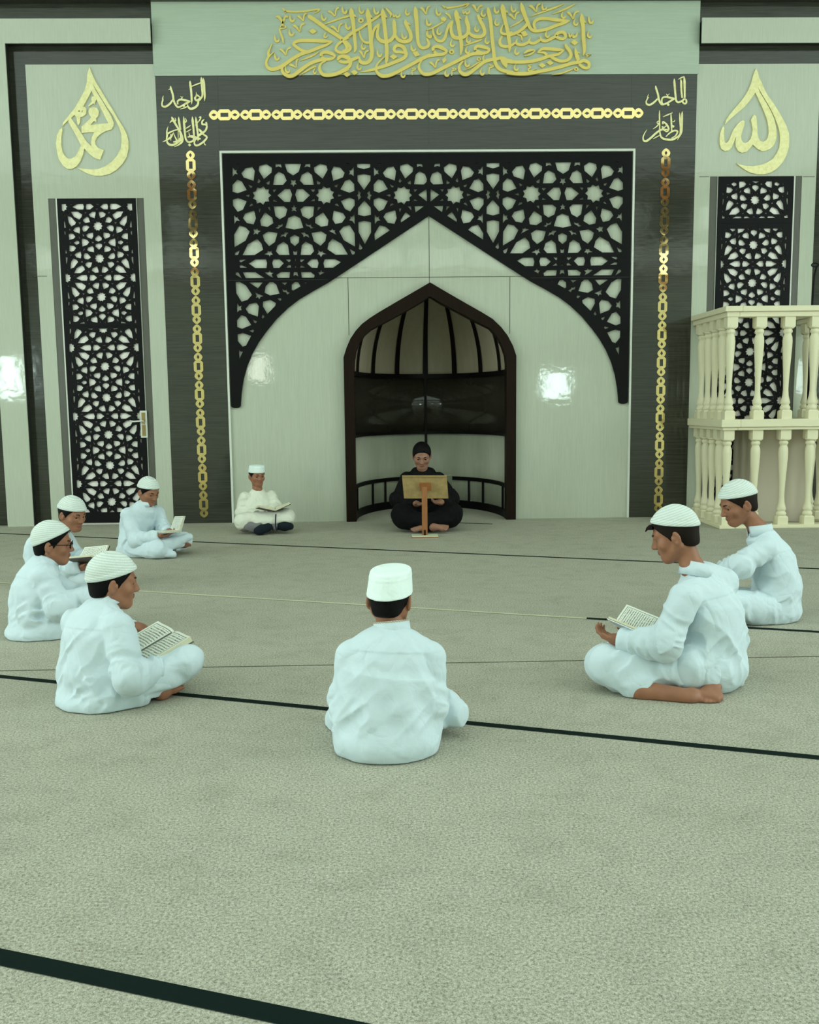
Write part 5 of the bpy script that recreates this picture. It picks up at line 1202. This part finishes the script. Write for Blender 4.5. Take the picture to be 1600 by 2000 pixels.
# ---------------------------------------------------------------- boy in the foreground, seen from behind
def boy_front():
    J = mk(3.28); pel = J(757, 1430); f = Fig('person', 'boy in white seen from behind in the centre foreground, wearing a flat-topped white cap', gbase(pel), READERS)
    ch, up, nk = J(760, 1310), J(764, 1264), J(766, 1232, .02)
    shL, shR = J(688, 1282, .0), J(838, 1285, .0)
    elL, wrL, elR, wrR = J(677, 1362, .03), J(695, 1388, .22), J(842, 1378, -.01), J(834, 1362, .22)
    f.head(J(762, 1170, .04), (.24, .93, -.24), hs=1.02)
    trunk(f, pel, ch, nk, f.hw((0, -.02, -.07))); arms(f, shL, elL, wrL, shR, elR, wrR)
    f.hand(wrL, J(720, 1388, .32)-wrL, (0, 0, 1), -1, .8); f.hand(wrR, J(800, 1375, .34)-wrR, (0, 0, 1), 1, .8)
    f.limb([J(800, 1430, .03), J(878, 1372, .22), J(800, 1425, .36)], (.06, .042, .03)); f.limb([J(730, 1430, .03), J(665, 1405, .25), J(770, 1425, .36)], (.07, .05, .03))
    f.foot(J(800, 1428, .36), J(735, 1425, .42), (0, 0, 1), 1); f.foot(J(775, 1425, .36), J(840, 1425, .40), (0, 0, 1), -1)
    f.build_body(.005); f.build_hair(.0035, rim=(.022, .32)); f.build_cap(.0035, 'flat', z0=.022, tilt=.32, tall=.98)
    ax = f.torso_axes(pel, nk, shL, shR)
    f.tunic(.0042, 'kurta', M_WHITE, [(pel, .180), (J(757, 1385), .182), (ch, .168), (J(764, 1276), .075)], [([shL, elL, wrL], (.060, .056, .046)), ([shR, elR, wrR], (.060, .056, .048))], yk=1.03, kf=.016,
            extra=[(J(735, 1266, .0), J(697, 1281, .0), .052, .056), (J(792, 1267, .0), J(830, 1282, .0), .052, .056), (nk-np.array([0, 0, .06]), nk-np.array([0, 0, .040]), .058, .044)], skirt=[(pel+np.array([-.005, -.01, -.020]), (.190, .150, .105))], axes=ax, seed=1, depth=.70)
    f.legs(.005, 'trousers', M_WHITE, [([J(795, 1432, .04), J(866, 1376, .19), J(800, 1425, .36)], (.080, .060, .052)), ([J(862, 1374, .19), J(884, 1392, .13), J(906, 1398, .10)], (.052, .046, .030)), ([J(730, 1430, .03), J(672, 1405, .24), J(770, 1425, .36)], (.085, .064, .055))], seed=2, fold=1.3)
    co = f.collar(nk+np.array([0, .0, -.006]), f.hc-nk, r=.066, hgt=.044, fwd=(.2, 1, 0))
    u = nrm(f.hc-nk); ff = nrm(np.array([.2, 1, 0])-u*(np.array([.2, 1, 0])@u)); rr = np.cross(ff, u); tb = MB()
    tb.tube([nk+np.array([0, 0, -.006])+.066*1.01*(math.cos(a)*rr+1.08*math.sin(a)*ff)+(.041+.006*math.sin(a)+.0016*math.cos(a*40))*u for a in np.linspace(math.pi*.75, math.pi*2.25, 150)], .0015, 6)
    o = tb.build('collar_lace', mat('gold_lace', srgb(190, 168, 118), .6), co, True, f.base)
    return f
boy_front()

# ---------------------------------------------------------------- boy at the left front with the big open book
def boy_book():
    J = mk(3.85); pel = J(192, 1350); f = Fig('person', 'boy in white at the left front, back turned, reading the largest open book', gbase(pel), READERS)
    ch, up, nk = J(186, 1250, .0), J(196, 1208, .02), J(206, 1184, .03)
    shL, shR = J(148, 1218, .10), J(232, 1226, -.09)
    elL, wrL, elR, wrR = J(225, 1262, .32), J(266, 1226, .30), J(252, 1326, -.15), J(306, 1304, -.02)
    f.head(J(221, 1136, .05), (.88, .42, -.16), hs=1.08)
    trunk(f, pel, ch, nk, f.hw((0, -.02, -.07))); arms(f, shL, elL, wrL, shR, elR, wrR)
    f.hand(wrL, J(300, 1236, .26)-wrL, (.1, -.1, -1), 1, .92, .55); f.hand(wrR, J(335, 1290, .12)-wrR, (-.3, .2, 1), 1, .85, .5)
    f.limb([J(245, 1345, -.05), J(372, 1290, .08), J(330, 1340, .22)], (.07, .05, .035)); f.limb([J(190, 1340, .1), J(300, 1296, .42), J(316, 1352, .03)], (.07, .05, .034))
    f.foot(J(312, 1358, .02), J(362, 1334, .07), (-.25, -.35, 1), 1); f.foot(J(330, 1335, .22), J(290, 1350, .15), (0, 0, 1), -1)
    f.build_body(.004); f.build_hair(.0035, rim=(.030, .38)); f.build_cap(.0035, z0=.030, tilt=.38, side=.0); f.build_eyes()
    ax = f.torso_axes(pel, nk, shL, shR)
    f.tunic(.0042, 'kurta', M_WHITE, [(pel, .165), (J(184, 1305), .160), (ch, .150), (up, .095)], [([shL, elL, wrL], (.064, .062, .048)), ([shR, elR, wrR], (.066, .064, .052))],
            extra=[(J(185, 1206, .06), J(150, 1214, .10), .056, .058), (J(205, 1210, .0), J(228, 1222, -.08), .058, .060), (nk-np.array([0, 0, .06]), nk-np.array([0, 0, .040]), .064, .050), (pel, J(262, 1352, -.04), .12, .075)], skirt=[(pel+np.array([.01, 0, -.03]), (.18, .165, .085))], axes=ax, seed=3, depth=.74, fold=1.1, kf=.018)
    f.legs(.005, 'trousers', M_WHITE, [([J(245, 1345, -.04), J(365, 1293, .06), J(335, 1318, .20)], (.088, .066, .052)), ([J(190, 1340, .1), J(295, 1298, .40), J(305, 1345, .15)], (.085, .068, .05))], seed=5, fold=1.2)
    f.collar(nk+np.array([.0, 0, .0]), f.hc-nk+np.array([-.08, -.02, .03]), r=.064, hgt=.036, fwd=(.85, .5, 0))
    c = J(303, 1272, .14)
    open_book('thick open book with cream pages on the lap of the left front boy', c, (.66, -.74, -.02), (.55, .62, .30), .150, .235, .032, (.22, .10), M_COVER_G, page_mat=M_PAGE)
boy_book()

# ---------------------------------------------------------------- boy with glasses
def boy_glasses():
    J = mk(5.02); pel = J(76, 1222); f = Fig('person', 'boy in white with dark-framed glasses sitting sideways at the left', gbase(pel), READERS)
    ch, up, nk = J(70, 1150), J(82, 1114), J(92, 1096)
    shL, shR = J(76, 1118, .13), J(86, 1126, -.11)
    elL, wrL, elR, wrR = J(150, 1168, .2), J(185, 1150, .15), J(116, 1186, -.13), J(168, 1162, -.03)
    f.head(J(103, 1062, .0), (.93, .22, -.12), hs=1.08)
    trunk(f, pel, ch, nk, f.hw((0, -.02, -.07))); arms(f, shL, elL, wrL, shR, elR, wrR)
    f.hand(wrL, (1, 0, -.1), (0, 0, 1), -1, .85); f.hand(wrR, (1, .2, 0), (0, 0, 1), 1, .85)
    f.limb([J(92, 1226, -.06), J(168, 1172, -.02), J(125, 1232, .12)], (.07, .05, .035)); f.limb([J(80, 1220, .08), J(185, 1166, .32), J(150, 1215, .1)], (.07, .05, .035))
    f.foot(J(120, 1234, .12), J(165, 1222, .1), (0, 0, 1), -1); f.foot(J(150, 1215, .1), J(200, 1205, .12), (0, 0, 1), 1)
    f.build_body(.0045); f.build_hair(.004, rim=(.034, .58)); f.build_cap(.004, z0=.034, tilt=.58); f.build_eyes((0, 1, -.2))
    ax = f.torso_axes(pel, nk, shL, shR)
    f.tunic(.0046, 'kurta', M_WHITE, [(pel, .155), (J(70, 1185), .150), (ch, .145), (up, .095)], [([shL, elL, wrL], (.06, .058, .046)), ([shR, elR, wrR], (.066, .064, .05))],
            extra=[(up, shR, .06, .058), (nk-np.array([0, 0, .06]), nk-np.array([0, 0, .040]), .062, .05), (pel, J(105, 1228, -.06), .12, .09)], skirt=[(pel+np.array([.0, 0, -.03]), (.175, .165, .085))], axes=ax, seed=7, depth=.78, fold=1.1)
    f.legs(.006, 'trousers', M_WHITE, [([J(92, 1226, -.06), J(168, 1172, -.02), J(125, 1232, .12)], (.09, .070, .055)), ([J(80, 1220, .08), J(190, 1168, .32), J(150, 1215, .1)], (.085, .068, .055))], seed=6)
    f.collar(nk, f.hc-nk, r=.060, hgt=.034, fwd=(.9, .2, 0))
    # glasses
    g = MB(); hw = f.hw
    for sg in (-1, 1):
        g.tube([hw((sg*.031+.021*math.cos(a), .094-.004*abs(math.cos(a)), .003+.016*math.sin(a))) for a in np.linspace(0, 2*math.pi, 19)], .0022, 6)
        g.tube([hw((sg*.052, .092, .006)), hw((sg*.070, .070, .008)), hw((sg*.0775, .010, .004)), hw((sg*.074, -.015, -.004))], .0024, 6)
    g.tube([hw((-.010, .096, .006)), hw((0, .099, .009)), hw((.010, .096, .006))], .002, 6)
    g.build('glasses', M_BLACK, f.root, True, f.base)
boy_glasses()

# ---------------------------------------------------------------- boy behind him
def boy_behind():
    J = mk(6.35); pel = J(92, 1112); f = Fig('person', 'boy in white half hidden behind the boy with glasses, face turned to his book', gbase(pel), READERS)
    ch, up, nk = J(92, 1070), J(104, 1046, -.01), J(118, 1036, -.02)
    shR, shL = J(78, 1062, -.12), J(126, 1052, .10)
    elR, wrR, elL, wrL = J(112, 1116, -.17), J(158, 1108, -.17), J(152, 1090, .08), J(172, 1092, -.05)
    f.head(J(141, 1004, -.03), (.84, -.45, -.30), hs=1.06)
    trunk(f, pel, ch, nk, f.hw((0, -.02, -.07))); arms(f, shL, elL, wrL, shR, elR, wrR)
    f.hand(wrR, (1, 0, .1), (0, .2, 1), 1, .85); f.hand(wrL, (.8, -.4, .1), (0, 0, 1), -1, .85)
    f.limb([J(100, 1118, -.08), J(172, 1130, -.14), J(130, 1140, .05)], (.07, .05, .035)); f.limb([J(100, 1112, .08), J(200, 1105, .15), J(160, 1125, .0)], (.07, .05, .035))
    f.foot(J(130, 1138, .05), J(175, 1132, .05), (0, 0, 1), 1); f.foot(J(160, 1125, 0), J(205, 1120, -.02), (0, 0, 1), -1)
    f.build_body(.0045); f.build_hair(.004, rim=(.036, .14)); f.build_cap(.0045, z0=.036, tilt=.14); f.build_eyes()
    ax = f.torso_axes(pel, nk, shL, shR)
    f.tunic(.0065, 'kurta', M_WHITE, [(pel, .15), (ch, .145), (up, .095)], [([shL, elL, wrL], (.06, .058, .046)), ([shR, elR, wrR], (.064, .062, .05))], extra=[(nk-np.array([0, 0, .06]), nk-np.array([0, 0, .040]), .062, .05), (up, shR, .055, .055)], skirt=[(pel+np.array([0, 0, -.03]), (.17, .16, .085))], axes=ax, seed=9, depth=.75)
    f.legs(.007, 'trousers', M_WHITE, [([J(100, 1118, -.08), J(168, 1132, -.14), J(130, 1140, .05)], (.085, .066, .055)), ([J(100, 1112, .08), J(195, 1108, .15), J(160, 1125, .0)], (.085, .066, .055))], seed=8)
    f.collar(nk, f.hc-nk, r=.058, hgt=.03, fwd=(.84, -.45, 0))
    open_book('open book with a brown patterned cover held by the boy behind the glasses wearer', J(178, 1099, -.20), (-.40, -.90, 0), (.90, -.40, .12), .125, .21, .016, (.85, .42), M_COVER_B)
boy_behind()

# ---------------------------------------------------------------- boy by the door
def boy_door():
    J = mk(7.72); pel = J(266, 1070); f = Fig('person', 'boy in white sitting cross-legged in front of the lattice door, bent over a booklet', gbase(pel), READERS)
    ch, up, nk = J(270, 1020), J(280, 998, -.02), J(286, 986, -.03)
    shR, shL = J(250, 1006, -.12), J(308, 1000, .10)
    elR, wrR, elL, wrL = J(266, 1056, -.16), J(312, 1046, -.20), J(320, 1034, .04), J(330, 1038, -.12)
    f.head(J(290, 960, -.05), (.72, -.52, -.42), hs=1.04)
    trunk(f, pel, ch, nk, f.hw((0, -.02, -.07))); arms(f, shL, elL, wrL, shR, elR, wrR)
    f.hand(wrR, (1, -.1, .0), (0, .2, 1), 1, .85); f.hand(wrL, (.6, -.6, .0), (0, 0, 1), -1, .85)
    f.limb([J(264, 1072, -.08), J(310, 1074, -.21), J(302, 1084, -.12)], (.06, .045, .032)); f.limb([J(278, 1068, .08), J(358, 1056, .05), J(335, 1070, -.04)], (.06, .045, .032))
    f.foot(J(338, 1070, -.03), J(377, 1060, -.02), (0, -.2, 1), 1); f.foot(J(295, 1086, -.10), J(328, 1084, -.22), (0, 0, 1), -1)
    f.build_body(.0045); f.build_hair(.0045, rim=(.036, .32)); f.build_cap(.005, z0=.036, tilt=.32); f.build_eyes()
    ax = f.torso_axes(pel, nk, shL, shR)
    f.tunic(.0065, 'kurta', M_WHITE, [(pel, .15), (ch, .142), (up, .095)], [([shL, elL, wrL], (.058, .055, .045)), ([shR, elR, wrR], (.062, .06, .048))], kf=.02, extra=[(J(318, 1066, -.20), J(370, 1048, -.10), .050, .030), (J(312, 1080, -.22), J(338, 1083, -.20), .035, .028), (nk-np.array([0, 0, .06]), nk-np.array([0, 0, .040]), .06, .05), (up, shR, .055, .055)],
            skirt=[(pel+np.array([0, 0, -.03]), (.165, .155, .085)), (J(330, 1064, -.10), (.13, .10, .045))], axes=ax, seed=11, depth=.75)
    f.legs(.007, 'trousers', M_WHITE, [([J(264, 1070, -.08), J(310, 1073, -.21), J(301, 1085, -.10)], (.095, .074, .058)), ([J(278, 1068, .08), J(358, 1056, .05), J(335, 1070, -.05)], (.082, .066, .05))], seed=9)
    f.collar(nk, f.hc-nk, r=.058, hgt=.03, fwd=(.72, -.55, 0))
    b = MB()
    for i in range(3): b.lathe([(0, 0), (.006, 0), (.006, .004), (0, .004)])
    open_book('white booklet held half open by the boy in front of the lattice door', J(344, 1039, -.18), (-.78, -.62, .0), (.80, -.58, .10), .135, .17, .014, (1.18, .04), M_COVER_W)
boy_door()

# ---------------------------------------------------------------- small boy against the wall
def boy_wall():
    J = mk(9.22); pel = J(512, 1020); f = Fig('person', 'boy in an ivory robe and dark socks sitting by the wall left of the niche', gbase(pel), None)
    ch, up, nk = J(505, 984), J(503, 966, -.01), J(503, 955, -.02)
    shR, shL = J(478, 972, -.06), J(529, 968, .06)
    elR, wrR, elL, wrL = J(472, 1000, -.05), J(502, 1007, -.17), J(541, 992, -.02), J(530, 1003, -.18)
    f.head(J(502, 929, -.03), (.50, -.85, -.14), hs=1.0)
    trunk(f, pel, ch, nk, f.hw((0, -.02, -.07))); arms(f, shL, elL, wrL, shR, elR, wrR)
    f.hand(wrR, (.8, -.5, 0), (0, 0, 1), 1, .8); f.hand(wrL, (-.5, -.7, 0), (0, 0, 1), -1, .8)
    f.limb([J(500, 1020, -.04), J(478, 1022, -.27), J(515, 1030, -.34)], (.06, .042, .03)); f.limb([J(525, 1018, 0), J(556, 1013, -.22), J(535, 1029, -.30)], (.06, .042, .03))
    f.foot(J(520, 1031, -.36), J(503, 1036, -.42), (0, -.3, 1), 1); f.foot(J(548, 1028, -.30), J(566, 1028, -.34), (0, -.3, 1), -1)
    f.build_body(.0045); f.build_hair(.0045, rim=(.034, .10)); f.build_cap(.005, 'flat', z0=.034, tilt=.10, tall=.78); f.build_eyes()
    ax = f.torso_axes(pel, nk, shL, shR)
    f.tunic(.0065, 'robe', M_IVORY, [(pel, .15), (ch, .135), (up, .072)], [([shL, elL, wrL], (.058, .056, .05)), ([shR, elR, wrR], (.06, .058, .052))], extra=[(nk-np.array([0, 0, .06]), nk-np.array([0, 0, .040]), .055, .047), (J(500, 1016, -.05), J(474, 1019, -.28), .10, .085), (J(525, 1013, -.02), J(560, 1009, -.23), .10, .082), (J(478, 1014, -.29), J(560, 1009, -.27), .062, .060), (J(505, 1019, -.32), J(566, 1014, -.29), .045, .042)],
            skirt=[(pel+np.array([0, 0, -.03]), (.17, .16, .085))], axes=ax, seed=13, depth=.75, yoke=False)
    f.legs(.007, 'trousers', M_GREYCL, [([J(500, 1022, -.1), J(478, 1026, -.28), J(512, 1031, -.34)], (.06, .055, .05)), ([J(530, 1020, -.1), J(556, 1018, -.24), J(530, 1029, -.31)], (.06, .055, .045))], seed=10)
    f.legs(.005, 'sock', M_SOCK, [([J(524, 1030, -.355), J(510, 1035, -.39), J(503, 1037, -.42)], (.040, .042, .036))], fold=.3, ends=False)
    f.legs(.005, 'sock', M_SOCK, [([J(546, 1028, -.30), J(556, 1028, -.33), J(567, 1028, -.35)], (.038, .040, .034))], fold=.3, ends=False)
    c = J(535, 999, -.30)
    open_book('dark covered open book with a hanging ribbon, held by the boy in the ivory robe', c, (.95, .30, .04), (-.30, .95, -.14), .165, .20, .026, (.30, .34), M_COVER_B, ribbon=[J(539, 1004, -.36), J(538.5, 1014, -.365), J(538, 1026, -.37), J(541, 1037, -.39)])
boy_wall()

# ---------------------------------------------------------------- the man in black with the book stand
def man():
    J = mk(9.30); pel = J(832, 1008); f = Fig('person', 'young man in a black hooded robe sitting cross-legged behind the wooden book stand', gbase(pel), None, 1.22, make_skin('light_brown_skin', srgb(150, 108, 88)))
    ch, up, nk = J(827, 956, -.03), J(826, 934, -.05), J(825, 921, -.07)
    shR, shL = J(795, 936, -.04), J(857, 936, -.04)
    elR, wrR, elL, wrL = J(776, 976, -.06), J(812, 984, -.30), J(882, 974, -.06), J(862, 981, -.32)
    f.head(J(824, 890, -.12), (-.02, -.90, -.42), hs=1.20)
    trunk(f, pel, ch, nk, f.hw((0, -.02, -.07))); arms(f, shL, elL, wrL, shR, elR, wrR)
    f.hand(wrR, (.6, -.5, 0), (0, 0, 1), 1, 1.0); f.hand(wrL, (-.85, -.35, .05), (0, -.3, 1), -1, 1.0, .6)
    f.limb([J(812, 1012, -.06), J(788, 1010, -.34), J(848, 1030, -.46)], (.06, .045, .032)); f.limb([J(848, 1012, -.06), J(880, 1008, -.34), J(820, 1030, -.44)], (.06, .045, .032))
    f.foot(J(842, 1031, -.50), J(880, 1030, -.52), (0, -.55, .8), -1); f.foot(J(828, 1032, -.48), J(801, 1035, -.53), (0, -.5, .8), 1)
    f.build_body(.0045); f.build_hair(.0045, full=True); f.build_eyes((0, .85, -.5))
    ax = f.torso_axes(pel, nk, shL, shR)
    f.tunic(.0075, 'robe', M_BLACKCL, [(pel, .19), (J(829, 982, -.02), .175), (ch, .165), (up, .12)], [([shL, elL, wrL], (.075, .072, .058)), ([shR, elR, wrR], (.075, .072, .058))],
            extra=[(J(812, 1008, -.06), J(786, 1005, -.34), .13, .115), (J(848, 1008, -.06), J(882, 1003, -.34), .13, .115), (J(790, 1014, -.36), J(836, 1021, -.43), .10, .085), (J(878, 1012, -.36), J(830, 1021, -.42), .10, .085), (J(812, 924, -.03), J(840, 924, -.03), .055, .055), (nk-np.array([0, 0, .06]), nk-np.array([0, 0, .040]), .075, .062)],
            skirt=[(pel+np.array([0, 0, -.03]), (.22, .19, .10))], axes=ax, seed=15, depth=.74, yoke=False)
man()

# ---------------------------------------------------------------- boy kneeling at the right front
def boy_kneel():
    J = mk(3.98); pel = J(1392, 1290); f = Fig('person', 'boy in white at the right front sitting on folded legs with a bare foot showing', gbase(pel), READERS, 1.06)
    ch, up, nk = J(1388, 1200), J(1378, 1144, .03), J(1354, 1112, .0)
    shL, shR = J(1338, 1168, -.14), J(1414, 1142, .14)
    elL, wrL, elR, wrR = J(1296, 1258, -.16), J(1210, 1252, -.06), J(1320, 1232, .22), J(1250, 1240, .14)
    f.head(J(1318, 1044, .02), (-.84, .36, -.36), hs=1.08)
    trunk(f, pel, ch, nk, f.hw((0, -.02, -.07))); arms(f, shL, elL, wrL, shR, elR, wrR)
    f.hand(wrL, J(1180, 1240, -.02)-wrL, (.2, 0, 1), -1, .95, .5); f.hand(wrR, J(1215, 1238, .10)-wrR, (.1, 0, 1), 1, .95)
    f.limb([J(1372, 1312, -.07), J(1190, 1300, -.06), J(1250, 1350, -.13), J(1345, 1362, -.20)], (.06, .048, .044, .034)); f.limb([J(1390, 1305, .10), J(1220, 1285, .20), J(1300, 1332, .05), J(1385, 1340, -.06)], (.06, .048, .044, .036))
    f.foot(J(1345, 1362, -.20), J(1418, 1366, -.16), (.1, .5, .8), -1); f.foot(J(1402, 1324, -.06), J(1380, 1374, -.26), (0, -.3, .95), 1)
    f.build_body(.0035); f.build_hair(.0035, M_HAIRS, rim=(.050, .42)); f.build_cap(.0035, z0=.050, tilt=.42, side=.04); f.build_eyes()
    q = MB(); T = [f.hw((x, y, z)) for x, y, z in ((.03, .080, .062), (0, .088, .066), (-.03, .080, .062))]
    tf = MB()
    for i in range(9):
        x = -.04+.01*i; tf.tube([f.hw((x, .068, .058)), f.hw((x+.004, .090, .062)), f.hw((x+.010, .102, .052))], [.010, .007, .002], 6)
    tf.build('hair', M_HAIRS, f.root, True, f.base)
    ax = f.torso_axes(pel, nk, shL, shR)
    f.tunic(.0042, 'kurta', M_WHITE, [(pel, .150), (J(1390, 1250), .148), (ch, .146), (up, .098)], [([shL, elL, wrL], (.066, .062, .05)), ([shR, elR, wrR], (.062, .06, .05))],
            extra=[(up, shL, .058, .056), (up, shR, .060, .056), (J(1366, 1122, .03), J(1412, 1138, .05), .050, .062), (nk-np.array([0, 0, .06]), nk-np.array([0, 0, .040]), .062, .05), (pel, J(1345, 1300, -.10), .12, .085)], skirt=[(J(1385, 1300), (.160, .155, .115)), (J(1345, 1318, -.06), (.11, .11, .07))], axes=ax, seed=17, depth=.80, fold=1.25, kf=.02)
    f.legs(.005, 'trousers', M_WHITE, [([J(1372, 1312, -.07), J(1185, 1297, -.06), J(1262, 1352, -.12)], (.092, .074, .062)), ([J(1390, 1305, .10), J(1215, 1282, .20), J(1300, 1332, .05)], (.088, .072, .06))], seed=11, fold=1.3)
    f.collar(nk+np.array([.012, 0, -.022]), f.hc-nk+np.array([.10, 0, .02]), r=.064, hgt=.046, fwd=(-.9, .3, 0))
    open_book('open book with framed printed pages held by the boy at the right front', J(1234, 1233, .0), (.62, .75, .05), (-.72, .50, .22), .112, .165, .012, (.50, .66), M_COVER_W)
boy_kneel()

# ---------------------------------------------------------------- boy at the right behind him
def boy_right():
    J = mk(5.2); pel = J(1506, 1186); f = Fig('person', 'boy in white in profile at the far right, in front of the balustrade', gbase(pel), READERS, 1.06)
    ch, up, nk = J(1510, 1100), J(1498, 1062), J(1482, 1034)
    shL, shR = J(1494, 1072, -.13), J(1500, 1064, .13)
    elL, wrL, elR, wrR = J(1446, 1106, -.17), J(1414, 1120, -.06), J(1444, 1102, .16), J(1410, 1114, .10)
    f.head(J(1442, 983, .0), (-.92, -.06, -.40), hs=1.12)
    trunk(f, pel, ch, nk, f.hw((0, -.02, -.07))); arms(f, shL, elL, wrL, shR, elR, wrR)
    f.hand(wrL, (-.6, .1, -.8), (-.8, 0, .6), -1, .9); f.hand(wrR, (-.6, 0, -.8), (-.8, 0, .6), 1, .9)
    f.limb([J(1495, 1190, -.08), J(1400, 1180, -.22), J(1450, 1205, .0)], (.08, .055, .036)); f.limb([J(1500, 1186, .1), J(1405, 1165, .25), J(1450, 1195, .05)], (.08, .055, .036))
    f.foot(J(1450, 1205, .0), J(1405, 1195, .02), (0, 0, 1), 1); f.foot(J(1450, 1198, .05), J(1410, 1200, -.05), (0, 0, 1), -1)
    f.build_body(.0045); f.build_hair(.004, M_HAIRS, rim=(.042, .24)); f.build_cap(.004, z0=.042, tilt=.24); f.build_eyes()
    ax = f.torso_axes(pel, nk, shL, shR)
    f.tunic(.0046, 'kurta', M_WHITE, [(pel, .145), (J(1516, 1140), .142), (ch, .140), (up, .092)], [([shL, elL, wrL], (.064, .060, .05)), ([shR, elR, wrR], (.06, .058, .05))],
            extra=[(up, shL, .056, .056), (nk-np.array([0, 0, .06]), nk-np.array([0, 0, .040]), .062, .05)], skirt=[(pel+np.array([0, 0, -.01]), (.165, .155, .10))], axes=ax, seed=19, depth=.80, fold=1.1)
    f.legs(.006, 'trousers', M_WHITE, [([J(1495, 1190, -.08), J(1400, 1180, -.22), J(1450, 1202, .0)], (.095, .07, .055)), ([J(1500, 1186, .1), J(1405, 1168, .25), J(1450, 1195, .05)], (.09, .07, .055))], seed=12)
    f.collar(nk+np.array([.012, 0, -.022]), f.hc-nk+np.array([.08, 0, .02]), r=.062, hgt=.046, fwd=(-.92, -.06, 0))
boy_right()

# ---------------------------------------------------------------- wooden book stand
def stand():
    J = mk(8.72); b = FL(830, 1049); D = float((b-CAM_LOC)@CF); J = mk(D)
    M_WOOD = make_panel('orange_pine', srgb(150, 96, 52), (40, 40, 3), .18, .45, .03, .03); M_PLY = make_panel('worn_plywood', srgb(160, 136, 88), (8, 8, 8), .16, .6, .05, .1); M_BASE = mat('pale_base_board', srgb(196, 204, 176), .6)
    r = empty('book_stand', (float(b[0]), float(b[1]), 0), 'low wooden book stand with a plywood board in front of the man in black', 'book stand')
    k = 1750/D; L = lambda px, py, dy=0.0: (AT(px, py, D+dy)-np.array([b[0], b[1], 0]))
    MB().box(-.125, .125, -.07, .07, .012, .022).build('base_board', M_BASE, r); MB().box(-.125, .125, -.07, .07, 0, .012).build('base_edge', M_WOOD, r)
    zt = float(L(828, 950)[2]); MB().box(-.026, .026, -.02, .02, .022, zt).build('post', M_WOOD, r, bevel=.003)
    MB().lathe([(0, 0), (.008, 0), (.008, .05), (0, .05)], (0, -.024, .022)).build('post_bolt', M_BROWN, r)
    q = [L(786, 930, -.03), L(874, 930, -.03), L(875, 974, .06), L(790, 974, .06)]
    c = sum(q)/4; ux = (q[1]-q[0])/2; uy = (q[0]-q[3])/2; un = nrm(np.cross(ux, uy)); c = c+np.array([0, .05, 0])
    MB().obox(c, ux, uy, -un*.008).build('board', M_PLY, r)
    MB().obox(c+uy*.97-un*.0-np.array([0, .004, 0]), ux, uy*.03, un*.014).build('board_lip', M_PLY, r)
    MB().obox(c+np.array([-.0, -.022, 0])+uy*.05, ux*.26, uy*.33, un*.012).build('bracket', M_WOOD, r)
    open_book('open book resting on the wooden book stand, facing the man in black', c-uy*.80+ux*.10+nrm(np.array([0, 1, .4]))*.03, -ux, uy, .15*1.30, .17, .02, (.05, .05), M_COVER_G)
stand()
